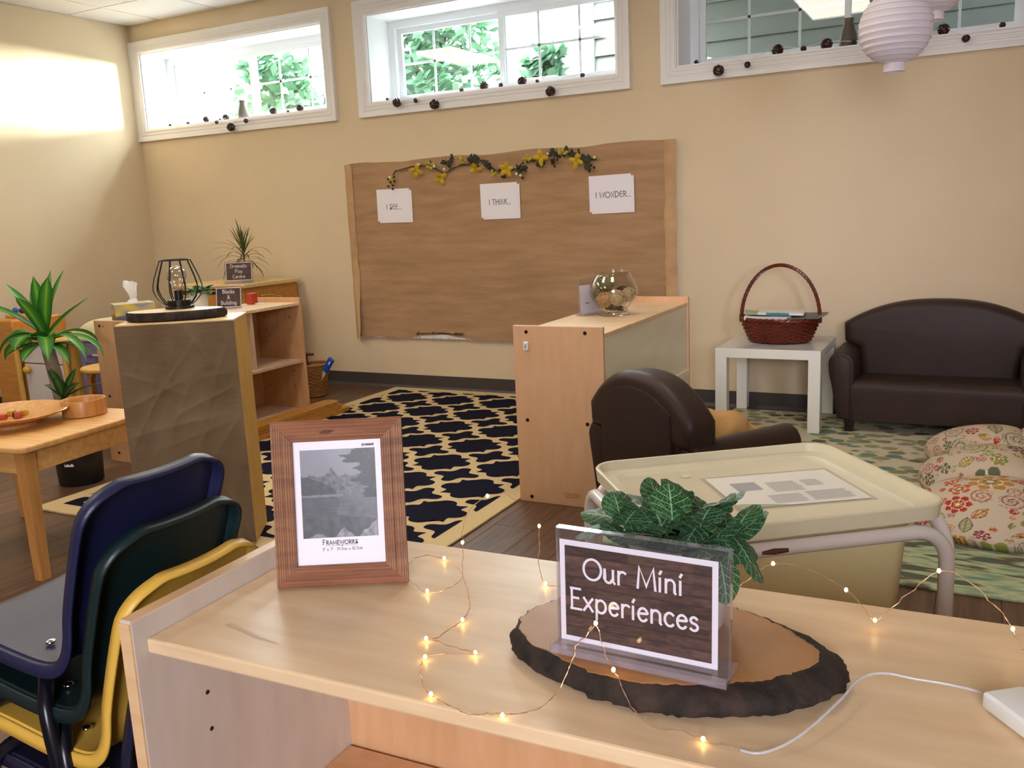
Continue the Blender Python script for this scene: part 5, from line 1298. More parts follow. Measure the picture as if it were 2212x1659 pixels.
obj('cushion_body', MB().grid(cush, 40, 24), 'tan_plush', plu, smooth=180)

# ------------------------------------------------------------------ white side table, basket of books
lk = thing('side_table', 'square white side table with a marble pattern top next to the sofa', 'side table', (-.975, 5.035, 0))
obj('tabletop', MB().rbox((0, 0, .425), (.55, .55, .05), .002, 2), 'white_lacquer', lk)
obj('marble_film', MB().bx(-.272, .272, -.272, .272, .4495, .4506), 'marble_film', lk)
for a in (-1, 1):
    for b in (-1, 1): obj('leg', MB().rbox((a * .244, b * .244, .206), (.062, .062, .391), .002, 1), 'white_lacquer', lk)
bk = thing('book_basket', 'dark red wicker basket with a tall hoop handle on the white side table', 'basket', (-.965, 5.06, .451))
pf2 = lambda z: .158 + .42 * min(z, .10) + .10 * max(0, z - .10)
SY = .80
m = MB(); wicker(m, pf2, .008, .120, 11, 30, .0062, .0056, 1, SY, 90); obj('woven_side', m, 'wicker_dark', bk, smooth=60)
m = MB()
for k in range(30):
    a = 2 * PI * k / 30; m.tube([(pf2(z) * math.cos(a), SY * pf2(z) * math.sin(a), z) for z in (.003, .06, .128)], .0028, 4)
obj('stakes', m, 'wicker_dark', bk)
m = MB()
for q in range(3):
    m.tube([((pf2(.13) + .007 * math.cos(12 * a_ + q * 2.1)) * math.cos(a_), SY * (pf2(.13) + .007 * math.cos(12 * a_ + q * 2.1)) * math.sin(a_), .132 + .007 * math.sin(12 * a_ + q * 2.1)) for a_ in (2 * PI * k / 120 for k in range(120))], .0058, 5, closed=True)
obj('braided_rim', m, 'wicker_dark', bk, smooth=60)
obj('basket_bottom', MB().lathe([(0, .004), (.158, .004)], 32, sy=SY), 'wicker_dark', bk)
m = MB()
for q in range(4):
    pts = []
    for k in range(73):
        a = math.radians(-3 + 186 * k / 72); ph = 2 * PI * k / 9 + q * PI / 2
        R_ = .212 + .0055 * math.cos(ph); pts.append((R_ * math.cos(a) * 1.0, .0055 * math.sin(ph), .125 + (.298 + .0055 * math.cos(ph)) * math.sin(a)))
    m.tube(pts, .0056, 5)
obj('hoop_handle', m, 'wicker_dark', bk, smooth=60)
for s_ in (-1, 1):
    m = MB()
    for k in range(5): m.tube([(s_ * .209 + .011 * math.cos(a_), .013 * math.sin(a_), .112 + .009 * k) for a_ in (2 * PI * j / 12 for j in range(12))], .005, 5, closed=True)
    obj('handle_binding', m, 'wicker_dark', bk, smooth=60)
def book(label, loc, rot, w, d, h, cover, curved=False):
    t = thing('book', label, 'book', loc, 0, 'books in the wicker basket'); t.rotation_euler = rot
    obj('pages', MB().bx(-w / 2 + .002, w / 2 - .004, -d / 2 + .003, d / 2 - .003, -h / 2 + .0016, h / 2 - .0016), 'paper', t)
    c = MB().bx(-w / 2, w / 2, -d / 2, d / 2, -h / 2, -h / 2 + .0016).bx(-w / 2, w / 2, -d / 2, d / 2, h / 2 - .0016, h / 2).bx(-w / 2, w / 2, -d / 2 - .0016, -d / 2, -h / 2, h / 2)
    obj('cover', c, cover, t); return t
book('thick white book lying flat, lowest in the basket', (-1.02, 5.06, .590), (0, .0, .05), .25, .19, .022, 'book_white')
book('grey picture book sticking out at the right of the basket', (-.86, 5.065, .594), (.02, -.05, -.12), .26, .20, .010, 'book_grey')
book('pale green book lying in the left of the basket', (-1.045, 5.05, .609), (.0, .09, .35), .20, .15, .008, 'book_green')
bt = book('thin white book with a teal spine lying on top of the basket', (-.95, 5.04, .6165), (.0, .02, .08), .24, .17, .013, 'book_white')
obj('teal_spine', MB().bx(-.075, .045, -.0875, -.0866, -.0064, .0064), 'book_teal', bt)
obj('spine_label', MB().bx(.05, .11, -.0878, -.0868, -.0052, .0052), 'paper', bt)
m = MB(); stroke_text(m, 'bee', .006, -.07, -.003, lambda a, b: (a, -.0870, b), .0012, .1) if False else m.bx(-.055, .0, -.0882, -.0874, -.0012, .0012); obj('spine_print', m, 'ink_grey', bt)

# ------------------------------------------------------------------ floral floor cushion: printed cloth as a coloured grid
def petal_flower(x, y, cx, cy_, R, n, c1, c2, rot=0):
    dx, dy = x - cx, y - cy_; r = math.hypot(dx, dy) / R
    if r > 1.0: return None
    a = math.atan2(dy, dx) + rot; p = abs(math.sin(a * n / 2))
    edge = .72 + .28 * p
    if r > edge: return None
    if r < .16: return lin('#e8d8b0')
    if r < .30: return c2
    if p < .20 and r > .3: return lin('#e6dcc6')
    if .50 < r < .56: return lin('#e6dcc6')
    return c1
frnd = random.Random(31); PAL = ['#a8324a', '#b03a2c', '#c2603a', '#6b6a52', '#8a8f4a', '#b8863c', '#9a3b4e', '#7d7a62']
FL = []
for k in range(6500):
    x, y, R_ = frnd.uniform(-.1, 1.4), frnd.uniform(-.1, 1.8), (frnd.choice([.06, .075, .09, .10]) if k < 500 else frnd.choice([.034, .045, .05]) if k < 1900 else frnd.choice([.016, .022, .028]))
    if all((x - f[0]) ** 2 + (y - f[1]) ** 2 > ((R_ + f[2]) * .90) ** 2 for f in FL): FL.append((x, y, R_, frnd.choice([5, 6, 7, 8, 9]), lin(frnd.choice(PAL)), lin(frnd.choice(PAL)), frnd.uniform(0, 6), frnd.randint(0, 3)))
FB = {}
for f in FL:
    for i in range(int((f[0] - f[2]) * 10) - 1, int((f[0] + f[2]) * 10) + 2):
        for j in range(int((f[1] - f[2]) * 10) - 1, int((f[1] + f[2]) * 10) + 2): FB.setdefault((i, j), []).append(f)
def floral(x, y):
    base = lin('#cdbca6')
    for (cx, cy_, R_, n, c1, c2, rot, kind) in FB.get((int(x * 10), int(y * 10)), ()):
        dx, dy = x - cx, y - cy_; r = math.hypot(dx, dy)
        if r > R_: continue
        if kind < 2:
            c = petal_flower(x, y, cx, cy_, R_, n, c1, c2, rot)
            if c: return c
        elif kind == 2:                                    # curling scroll
            a = math.atan2(dy, dx) + rot; q = (r / R_ * 2.2 + a / (2 * PI)) % 1
            if q < .26: return c1
            if .5 < q < .58: return lin('#7d7a5a')
        else:                                              # split leaf with ribs
            ca, sa = math.cos(rot), math.sin(rot); u, v = (dx * ca + dy * sa) / R_, (-dx * sa + dy * ca) / R_
            e = .5 * (1 - u * u)
            if abs(v) < e:
                if abs(v) > e - .09 or abs(v) < .04: return c1
                return c2 if ((u * 6 + abs(v) * 4) % 1) < .55 else lin('#d8c89a')
    return base
CX0, CX1, CY0, CY1 = -.165, .95, 3.30, 4.70
fc = thing('floor_cushion', 'large tufted floor cushion with a red and green floral print on the pale rug', 'cushion', ((CX0 + CX1) / 2, (CY0 + CY1) / 2, .0105))
CW, CL = CX1 - CX0, CY1 - CY0
def cushion(u, v, top=True):
    a, b = math.sin((2 * u - 1) * PI / 2 * .92) / math.sin(PI / 2 * .92), math.sin((2 * v - 1) * PI / 2 * .92) / math.sin(PI / 2 * .92)
    u, v = (a + 1) / 2, (b + 1) / 2
    k = max(0.0, (1 - abs(a) ** 3.2)) ** .42 * max(0.0, (1 - abs(b) ** 3.4)) ** .42
    tu = abs(math.sin(PI * (u * 3))) ; tv = abs(math.sin(PI * (v * 3.0)))
    puff = .42 + .58 * (tv ** .5) * (.62 + .38 * tu ** .5)
    z = .025 + .185 * k * puff + .012 * mn.noise(Vector((u * 5, v * 6, 2)))
    x, y = a * CW / 2, b * CL / 2
    x += .022 * math.sin(v * 3 * 2 * PI + 1.2) * abs(a) ** 3 - a * .02 * (1 - tv) * abs(a) ** 4; y += .018 * math.sin(u * 3 * 2 * PI) * abs(b) ** 3
    return (x, y, max(0.004, z if k > 0 else .03))
mb = MB(); NU, NV = 300, 380
mb.grid(lambda u, v: cushion(u, v), NU, NV); mb.uv = {}
mb.col = [floral((k % (NU + 1)) / NU * (CW + .26), (k // (NU + 1)) / NV * (CL + .22)) for k in range(len(mb.v))]
rim = [(0 + i) for i in range(NU + 1)] + [j * (NU + 1) + NU for j in range(1, NV + 1)] + [NV * (NU + 1) + i for i in range(NU - 1, -1, -1)] + [j * (NU + 1) for j in range(NV - 1, 0, -1)]
o0 = len(mb.v)
for i in rim: p = mb.v[i]; mb.v.append((p[0] * .97, p[1] * .97, 0.0)); mb.col.append(mb.col[i])
for k in range(len(rim)): j = (k + 1) % len(rim); mb.f.append((rim[j], rim[k], o0 + k, o0 + j))
mb.f.append(tuple(o0 + k for k in range(len(rim)))[::-1])
obj('cushion_cover', mb, 'vcol', fc, smooth=80)

# ------------------------------------------------------------------ tub on a tubular stand
TBR = math.radians(37.6)
tub = thing('storage_tub', 'cream plastic tub with a lipped lid on a white tube stand', 'tub', (-.428, 1.968, 0), TBR)
# local x = long side (from left corner to far corner), y away; corners measured around the centre
lw, ld = .625, .53
LZ = .60
def lid_ring(dx, dz, r): return [(a, b, LZ + dz) for a, b in rr_outline(-lw / 2 + dx, lw / 2 - dx, -ld / 2 + dx, ld / 2 - dx, r, 8)]
def loft(mb, rings, close_first=False, close_last=False):
    n = len(rings[0]); vs = [p for r in rings for p in r]
    fs = [(i * n + k, i * n + (k + 1) % n, (i + 1) * n + (k + 1) % n, (i + 1) * n + k) for i in range(len(rings) - 1) for k in range(n)]
    if close_first: fs.append(tuple(range(n - 1, -1, -1)))
    if close_last: fs.append(tuple((len(rings) - 1) * n + k for k in range(n)))
    return mb.add(vs, fs)
obj('lid', loft(MB(), [lid_ring(.012, -.036, .05), lid_ring(.004, -.033, .055), lid_ring(.0, -.002, .06), lid_ring(.003, .001, .057), lid_ring(.008, 0, .054), lid_ring(.014, -.019, .05), lid_ring(.040, -.021, .045), lid_ring(.043, -.022, .044), lid_ring(.05, -.028, .04)], True, True), 'lid_plastic', tub, smooth=45)
obj('lid_gate', MB().lathe([(.012, .0), (.013, .0018), (.010, .002), (.009, .0005), (0, .0005)], 20, (-.10, .165, LZ - .0275)), 'lid_plastic', tub)
def tub_ring(dx, z, r): return [(a, b, z) for a, b in rr_outline(-lw / 2 + dx, lw / 2 - dx, -ld / 2 + dx, ld / 2 - dx, r, 6)]
obj('tub_body', loft(MB(), [tub_ring(.085, .322, .04), tub_ring(.066, .330, .05), tub_ring(.058, .35, .055), tub_ring(.046, LZ - .07, .06), tub_ring(.044, LZ - .038, .06)], True, False), 'tub_plastic', tub, smooth=45)
def u_frame(P0, P1, fn):
    zt_ = LZ - .053; r = .075
    pts = [(P0, .003), (P0, zt_ - r)] + [(P0 + r - r * math.cos(math.radians(a)), zt_ - r + r * math.sin(math.radians(a))) for a in range(15, 91, 15)] + [(P1 - r + r * math.sin(math.radians(a)), zt_ - r + r * math.cos(math.radians(a))) for a in range(0, 91, 15)] + [(P1, .003)]
    obj('tube_frame', MB().tube([fn(a, b) for a, b in pts], .0155, 12), 'tube_white', tub, smooth=60)
    for e in (P0, P1): x_, y_, z_ = fn(e, .0005); obj('tube_foot', MB().lathe([(0, .0), (.018, 0), (.018, .03), (.016, .032)], 14, (x_, y_, z_)), 'plastic_white', tub)
for sg in (-1, 1):
    u_frame(-lw / 2 + .012, lw / 2 - .012, lambda a, b: (a, sg * (ld / 2 + .0), b))
    u_frame(-ld / 2 + .034, ld / 2 - .034, lambda a, b: (sg * (lw / 2 + .012), a, b))
for k in (-1, 1):
    hx = k * (lw / 2 + .012)
    obj('cross_tube', MB().tube([(hx, -ld / 2 + .03, .16), (hx, ld / 2 - .03, .16)], .012, 10), 'tube_white', tub, smooth=60)
    for yy in (-ld / 2 + .022, ld / 2 - .022):
        obj('bolt', MB().ball((hx + k * .014, yy * .87, LZ - .20), .0075, 2), 'black_metal', tub, smooth=180)
obj('rust_patch', MB().tube([(-.115, -ld / 2 - .0130, LZ - .0535), (-.09, -ld / 2 - .0132, LZ - .0535), (-.06, -ld / 2 - .0130, LZ - .0535)], [.004, .007, .005], 8), 'rust', tub)
sh = thing('information_sheet', 'printed white sheet in a clear sleeve on the tub lid', 'paper', (-.37, 2.02, LZ - .0275), math.radians(37.6 - 3))
obj('clear_sleeve', MB().bx(-.160, .160, -.125, .125, 0, .0006), 'acrylic', sh)
obj('sheet', MB().bx(-.150, .150, -.1125, .1125, .0008, .0014), 'paper_ivory', sh)
m = MB(); rs = random.Random(17)
def lines(x0, x1, y0, n, dy, jag=.3):
    for k in range(n):
        e = x1 - (x1 - x0) * rs.uniform(0, jag) * .35; m.add([(x0, y0 - k * dy, .0016), (e, y0 - k * dy, .0016), (e, y0 - k * dy + dy * .45, .0016), (x0, y0 - k * dy + dy * .45, .0016)], [(0, 1, 2, 3)])
lines(-.03, .045, .045, 14, .0052); lines(.055, .10, .045, 9, .0052)
lines(-.06, .02, -.045, 11, .0052); lines(.03, .13, -.038, 12, .0052)
obj('print_lines', m, 'ink_pale', sh, kind='stuff')
obj('printed_photo', MB().bx(-.11, -.05, .0, .06, .0014, .0016), 'ink_pale', sh)
obj('green_corner', MB().add([(-.10, -.1122, .0016), (-.03, -.1122, .0016), (-.13, -.085, .0016), (-.1498, -.085, .0016), (-.1498, -.1122, .0016)], [(0, 1, 2, 3, 4)]), 'book_green', sh)

# ------------------------------------------------------------------ picture frame
FW, FH, MW, FD = .178, .226, .0285, .016
pfm = thing('picture_frame', 'ridged reddish wood picture frame with a black and white mountain print', 'picture frame', (-.7520, .9075, ZT + .0006), math.atan2(.085, .156))
tilt = Matrix.Rotation(math.radians(-11), 3, 'X')
def fp(x, y, z): v = tilt @ Vector((x, y, z)); return (v.x, v.y, v.z + .0004)
def rail(L, W, ridges, fn, m, nm):
    # cross-section across the member (0 outer .. W inner) with ridges, mitred ends
    pr = []; n = 44
    for k in range(n + 1):
        a = W * k / n; h = FD - .0035
        if ridges == 'steps': h += .0012 * (1 if int(a / W * 17) % 2 else 0) - .0016 * (1 - a / W) + (.0014 if a > W * .5 else 0)
        else: h += .0005 * math.sin(a / W * 60) + .0004 * mn.noise(Vector((a * 900, 1, 0)))
        pr.append((a, h))
    vs = []; fs = []
    for a, h in pr: vs += [fn(a, a, h), fn(L - a, a, h)]
    k = len(pr)
    fs = [(2 * i, 2 * i + 1, 2 * i + 3, 2 * i + 2) for i in range(k - 1)]
    o = len(vs); vs += [fn(0, 0, 0), fn(L, 0, 0), fn(L - W, W, 0), fn(W, W, 0)]
    fs += [(0, o, o + 1, 1), (2 * k - 2, 2 * k - 1, o + 2, o + 3), (o, o + 3, o + 2, o + 1)]
    fs += [tuple([o] + [2 * i for i in range(k)] + [o + 3])[::-1], tuple([o + 1] + [2 * i + 1 for i in range(k)] + [o + 2])]
    return obj(nm, MB().add(vs, fs), m, pfm)
rail(FH, MW, 'steps', lambda t, a, h: fp(-FW / 2 + a, -h, t), 'frame_wood', 'frame_rail')
rail(FH, MW, 'steps', lambda t, a, h: fp(FW / 2 - a, -h, FH - t), 'frame_wood', 'frame_rail')
rail(FW, MW, 'flat', lambda t, a, h: fp(FW / 2 - t, -h, a), 'frame_wood_h', 'frame_rail')
rail(FW, MW, 'flat', lambda t, a, h: fp(-FW / 2 + t, -h, FH - a), 'frame_wood_h', 'frame_rail')
kn = MB().add([fp(-.012 + .009 * math.cos(a) * (1 + .3 * math.sin(2 * a)), -FD + .0026, FH - .016 + .0026 * math.sin(a)) for a in (2 * PI * k / 14 for k in range(14))], [tuple(range(14))]); obj('wood_knot', kn, 'rust', pfm)
obj('mat_board', MB().add([fp(-FW / 2 + MW - .002, -.0055, MW - .002), fp(FW / 2 - MW + .002, -.0055, MW - .002), fp(FW / 2 - MW + .002, -.0055, FH - MW + .002), fp(-FW / 2 + MW - .002, -.0055, FH - MW + .002)], [(0, 1, 2, 3)]), 'paper', pfm)
PX0, PX1, PZ0, PZ1 = -.0515, .0510, .0650, .1855
def landscape(u, v):
    n = lambda x, y, s_: mn.noise(Vector((x, y, s_)))
    g = .25 + .10 * v + .015 * n(u * 5, v * 9, 1)                        # sky
    peak = .70 + .075 * max(0, 1 - abs(u - .41) / .11) + .03 * n(u * 11, 0, 4) + .02 * n(u * 31, 0, 3)
    if v < peak: g = .17 + .11 * n(u * 16 + v * 14, v * 17 - u * 9, 5) + .05 * n(u * 40, v * 40, 6)
    hill = .70 - .30 * max(0, u - .05) - .25 * max(0, u - .30) + .02 * n(u * 14, 1, 7)
    if v < hill: g = .075 + .03 * n(u * 14, v * 14, 8) + .02 * n(u * 35, v * 35, 30)
    bank = .455 + .13 * max(0, u - .50) + .05 * n(u * 12, 2, 13)
    if u > .46 and v < max(bank, .47) + .06 and v > .42: g = .19 + .10 * n(u * 24, v * 24, 14)
    if v < .465:                                                         # still lake with reflections
        g = .115 + .03 * n(u * 4, v * 50, 10) + .03 * n(u * 6, v * 8, 9)
        if u > .48 + .1 * n(1, v * 9, 31): g += .05 + .06 * n(u * 11, v * 13, 11)
        if v < .30 - .10 * u + .03 * n(u * 8, 4, 32): g = .12 + .05 * n(u * 12, v * 12, 22)
    if abs(v - .475) < .010 + .014 * max(0, n(u * 7, 0, 12) + .2) and u < .56: g = .27
    te = .74 + .13 * n(1, v * 9, 15) + .09 * n(3, v * 24, 16) + .05 * n(5, v * 60, 17) + (-.17 if .84 < v < .93 else 0) + (.10 if v < .62 else 0)
    if v > .44 and u > te: g = .035 + .025 * n(u * 30, v * 30, 17) + (.05 if n(u * 18, v * 18, 33) > .42 else 0)
    rock = max(.115 * max(0, 1 - abs(u - .55) / .13), .06 * max(0, 1 - abs(u - .2) / .12), .20 * max(0, 1 - abs(u - 1.0) / .26)) + .035 * n(u * 13, 0, 18)
    if v < rock: g = .38 + .22 * n(u * 15, v * 17, 19) + .14 * n(u * 42, v * 42, 20)
    g = max(.012, min(.8, g * .62 - .012)); return (g * .98, g * .95, g * 1.10)
mb = MB(); mb.grid(lambda u, v: fp(PX0 + u * (PX1 - PX0), -.0059, PZ0 + v * (PZ1 - PZ0)), 150, 195); mb.uv = {}
mb.col = [landscape((k % 151) / 150, (k // 151) / 195) for k in range(151 * 196)]
obj('printed_landscape', mb, 'vcol_card', pfm)
m = MB(); f2 = lambda a, b: fp(a, -.0060, b)
L = text_width('F', .0068, .12) + text_width('RAMEWORKS', .0068 * .82, .12) + .001
def small_caps(m, t, h, x, y, w):
    for k, ch in enumerate(t):
        hh = h if k == 0 else h * .82
        stroke_text(m, ch, hh, x, y, f2, w, .12, .13); x += (GL[ch][0] + .14) * hh
small_caps(m, 'FRAMEWORKS', .0066, -.0255, .0555, .00085)
m.add([f2(-.022, .0539), f2(.022, .0539), f2(.022, .0536), f2(-.022, .0536)], [(0, 1, 2, 3)])
m.add([f2(.001 + .0008 * math.cos(a), .0538 + .0008 * math.sin(a)) for a in (2 * PI * k / 10 for k in range(10))], [tuple(range(10))])
obj('lettering', m, 'ink_black', pfm)
m = MB(); stroke_text(m, '5" x 7" · 17.7cm x 12.7cm', .0040, -.0258, .0472, f2, .0005, .10); obj('size_print', m, 'ink_grey', pfm)
m = MB(); stroke_text(m, '23-3068049', .0027, .0335, .1885, f2, .00065, .08); obj('number_print', m, 'ink_black', pfm)
obj('frame_glass', MB().add([fp(-FW / 2 + MW - .001, -.0068, MW - .001), fp(FW / 2 - MW + .001, -.0068, MW - .001), fp(FW / 2 - MW + .001, -.0068, FH - MW + .001), fp(-FW / 2 + MW - .001, -.0068, FH - MW + .001)], [(0, 1, 2, 3)]), 'frame_pane', pfm)
obj('frame_back', MB().add([fp(x, y, z) for x in (-FW / 2 + .012, FW / 2 - .012) for y in (-.004, .001) for z in (.012, FH - .012)], [(0, 1, 3, 2), (4, 6, 7, 5), (0, 4, 5, 1), (2, 3, 7, 6), (0, 2, 6, 4), (1, 5, 7, 3)]), 'wicker_tan', pfm)
obj('easel_leg', MB().add([(-.025, .036, .15), (.025, .036, .15), (.035, .095, .0), (-.035, .095, .0), (-.025, .039, .15), (.025, .039, .15), (.035, .098, .0), (-.035, .098, .0)], [(0, 1, 2, 3), (7, 6, 5, 4), (0, 4, 5, 1), (1, 5, 6, 2), (2, 6, 7, 3), (3, 7, 4, 0)]), 'wicker_tan', pfm)

# ------------------------------------------------------------------ wood slice, sign, potted fittonia on the near shelf
out_w = [(-.457, .845), (-.418, .800), (-.316, .764), (-.232, .766), (-.150, .806), (-.103, .868), (-.110, .918), (-.160, .958), (-.229, .982), (-.33, .985), (-.405, .962), (-.450, .908)]
ocx, ocy = -.28, .875
wood_slice('wood_slice', 'large bark-edged wood slice under the Our Mini Experiences sign in the foreground', [(a - ocx, b - ocy) for a, b in out_w], .026, (ocx, ocy, ZT + .0006), 0, 2, 'slice_face', .013, .0045)
SZ = ZT + .0275
hs_, up = acrylic_holder('sign_holder', 'acrylic holder with a dark brown card reading Our Mini Experiences', (-.2895, .808, SZ), math.radians(-1.2), .185, .130, .045, .03, .014)
def our_sign():
    w, h, z0 = .1705, .1125, .004
    x0 = -.0905
    U = lambda x, y, z: up(x + x0 + w / 2, y, z)
    brown_sign(hs_, U, w, h, z0, [], .02, .003, 11, .006)
    m = MB()
    for t, x, z, hg in (('Our', -.058, .0765, .0225), ('Mini', .0015, .0765, .0225), ('Experiences', -.0735, .0415, .0225)):
        L = text_width(t, hg, .05); stroke_text(m, t, hg, x, z, lambda a, b: U(a, -.0012, b), .0027, .05)
    for o in [c for c in hs_.children if c.name.startswith('lettering')]: bpy.data.objects.remove(o)
    obj('lettering', m, 'paper', hs_)
our_sign()
fp_ = thing('potted_fittonia', 'net-veined dark green plant in a pale tapered pot behind the Our Mini sign', 'plant', (-.283, .918, SZ))
obj('pot', MB().lathe([(0, 0), (.047, 0), (.050, .004), (.0625, .098), (.0625, .104), (.058, .104), (.057, .09)], 48), 'ceramic_white', fp_, smooth=40)
obj('soil', MB().lathe([(0, .094), (.057, .092)], 24), 'soil', fp_)
def fit_leaf(s_, w, cup):
    return MB().grid(lambda u, v: ((u - .5) * w * (math.sin(PI * min(1, v * .93 + .07)) ** .62 if v < 1 else .0), v * s_, -cup * (2 * u - 1) ** 2 * w * math.sin(PI * v) - .20 * s_ * v * v + .0007 * math.sin(v * 22) * abs(2 * u - 1)), 8, 12)
fl_me = [fit_leaf(.05, .040, .10).mesh('leaf', MATS['fittonia_leaf'], 180), fit_leaf(.05, .037, .16).mesh('leaf', MATS['fittonia_leaf'], 180)]
st = MB()
rs = random.Random(6)
clusters = [((-.060, -.012, .112), 6), ((-.004, -.030, .116), 8), ((.060, -.006, .112), 7), ((.022, .03, .122), 7), ((-.03, .03, .118), 7), ((.030, -.046, .104), 5), ((-.034, -.040, .104), 5), ((.03, -.006, .122), 6)]
for (c, n) in clusters:
    st.tube([(c[0] * .5, c[1] * .5, .09), (c[0] * .8, c[1] * .8, c[2] - .02), c], .002, 5)
    for k in range(n):
        az = 2 * PI * k / n * 1.0 + rs.uniform(-.3, .3) + c[0] * 20; el = rs.uniform(-.15, .45) if k % 3 else rs.uniform(.55, 1.0)
        l = obj('leaf', fl_me[k % 2], None, fp_, loc=(c[0] + .004 * math.cos(az), c[1] + .004 * math.sin(az), c[2] + rs.uniform(-.008, .006)))
        s_ = rs.uniform(.85, 1.12); l.scale = (s_, s_, s_)
        l.rotation_euler = (el, rs.uniform(-.25, .25), az - PI / 2)
for loc, az, el, s_ in (((.070, -.01, .104), 0.0, -.8, .95), ((.056, -.038, .100), -.9, -1.0, 1.0), ((-.072, -.012, .106), PI, -.15, 1.0), ((.0, -.02, .126), -1.4, 1.25, 1.15), ((-.024, -.02, .120), -2.0, .95, 1.05), ((.030, -.02, .120), -1.0, .95, 1.1), ((-.062, -.015, .116), -1.6, 1.3, .9), ((.066, 0, .116), -.9, 1.0, 1.0)):
    l = obj('leaf', fl_me[0], None, fp_, loc=loc); l.scale = (s_, s_, s_); l.rotation_euler = (el, 0, az - PI / 2)
obj('stem', st, 'sprig_green', fp_, smooth=60)

# ------------------------------------------------------------------ fairy lights on the near shelf
fl = thing('fairy_lights', 'copper wire fairy lights glowing across the near shelf, with a white battery box', 'fairy lights', (-.40, .85, ZT))
def smooth_path(pts, n=5):
    out = []; m = len(pts); P = [Vector(p) for p in pts]
    for i in range(m - 1):
        a, b, c, d = P[max(i - 1, 0)], P[i], P[i + 1], P[min(i + 2, m - 1)]
        for k in range(n):
            u = k / n; out.append(.5 * ((2 * b) + (c - a) * u + (2 * a - 5 * b + 4 * c - d) * u * u + (3 * b - a - 3 * c + d) * u ** 3))
    return out + [P[-1]]
z1 = ZT + .0022
def flat(pts, amp=.004): return [(x, y, z1 + amp * (.5 + .5 * math.sin(k * 1.7))) for k, (x, y) in enumerate(pts)]
pA = flat([(-.697, .979), (-.703, 1.007), (-.693, 1.031), (-.665, 1.028), (-.631, 1.004), (-.608, .982), (-.573, .937), (-.549, .9), (-.538, .864), (-.539, .842), (-.545, .818), (-.553, .808), (-.534, .804), (-.51, .801), (-.485, .803), (-.482, .795), (-.496, .788), (-.52, .782), (-.531, .771), (-.527, .757), (-.518, .738), (-.501, .718), (-.482, .704), (-.459, .693), (-.442, .690), (-.424, .690), (-.41, .695), (-.395, .698), (-.382, .709), (-.371, .722), (-.364, .738)])
pA += [(-.358, .756, .742), (-.350, .768, .768), (-.346, .775, .784), (-.338, .782, .791), (-.329, .784, .804), (-.323, .782, .788), (-.316, .776, .776), (-.302, .768, .764), (-.288, .756, .750), (-.270, .745, .738)] + flat([(-.250, .738), (-.231, .741), (-.205, .737), (-.188, .738), (-.171, .737)], .002)
pB = [(-.529, 1.0, .846), (-.543, 1.0, .853), (-.572, 1.0, .846), (-.596, 1.0, .83), (-.612, 1.0, .803), (-.615, 1.0, .775), (-.616, .998, .749)] + flat([(-.608, .982), (-.6, .952), (-.609, .933), (-.626, .922), (-.649, .93), (-.677, .949), (-.697, .979)])
pC = [(-.496, 1.0, .814), (-.497, 1.0, .787), (-.498, 1.0, .755), (-.49, 1.0, .7335), (-.474, 1.0, .7335), (-.44, 1.01, .733), (-.36, 1.03, .733), (-.27, 1.035, .735), (-.245, 1.03, .756), (-.23, 1.03, .769), (-.217, 1.03, .783), (-.201, 1.03, .793), (-.175, 1.03, .796), (-.144, 1.03, .787), (-.118, 1.03, .774), (-.104, 1.03, .762), (-.096, 1.03, .753), (-.086, 1.03, .741), (-.068, 1.03, .762), (-.047, 1.03, .786), (-.024, 1.03, .811), (-.001, 1.03, .81), (.028, 1.03, .786), (.044, 1.03, .77), (.051, 1.03, .756), (.059, 1.03, .741), (.067, 1.028, .733), (.09, 1.02, .733)]
ox, oy, oz = fl.location
def rel(P): return [(p[0] - ox, p[1] - oy, p[2] - oz) for p in P]
rs = random.Random(2)
def kink(P, a=.0012): return [(p[0] + rs.uniform(-a, a), p[1] + rs.uniform(-a, a), p[2] + rs.uniform(-.2 * a, a)) for p in P]
for P in (pA, pB, pC):
    S_ = kink(smooth_path(P, 4)); obj('wire', MB().tube(rel(S_), .00036, 5), 'copper_wire', fl)
    S2 = [(p[0] + .0009 * math.cos(k * 1.9), p[1] + .0009 * math.sin(k * 1.9), p[2] + .0004) for k, p in enumerate(S_)]; obj('wire', MB().tube(rel(S2), .00034, 5), 'copper_wire', fl)
bulb_me = MB().ball((0, 0, 0), .0021, 2, (1, 1, 1.3)).mesh('bulb', MATS['bulb_glow'], 180)
for p in [(-.665, 1.028, z1 + .003), (-.626, .922, z1 + .003), (-.538, .864, z1 + .004), (-.554, .807, z1 + .003), (-.483, .799, z1 + .003), (-.531, .769, z1 + .003), (-.482, .704, z1 + .003), (-.395, .698, z1 + .003), (-.329, .784, .806), (-.305, .769, .767), (-.205, .736, z1 + .003), (-.572, 1.0, .848), (-.6155, 1.0, .776), (-.496, 1.0, .815), (-.49, 1.0, .7355), (-.201, 1.03, .795), (-.118, 1.03, .775), (-.086, 1.03, .743), (-.0225, 1.03, .813), (.0515, 1.03, .758)]:
    obj('bulb', bulb_me, None, fl, loc=(p[0] - ox, p[1] - oy, p[2] - oz))
cab = [(-.171, .737, z1), (-.155, .737, z1 + .001), (-.138, .752, z1 + .003), (-.122, .778, z1 + .006), (-.106, .817, z1 + .010), (-.096, .847, z1 + .012), (-.090, .872, z1 + .013), (-.080, .896, z1 + .012), (-.063, .911, z1 + .010), (-.038, .914, z1 + .008), (-.008, .919, z1 + .006), (.017, .918, z1 + .005), (.032, .913, z1 + .006)]
obj('clear_cable', MB().tube(rel(smooth_path(cab, 6)), .0014, 8), 'cable_clear', fl, smooth=180)
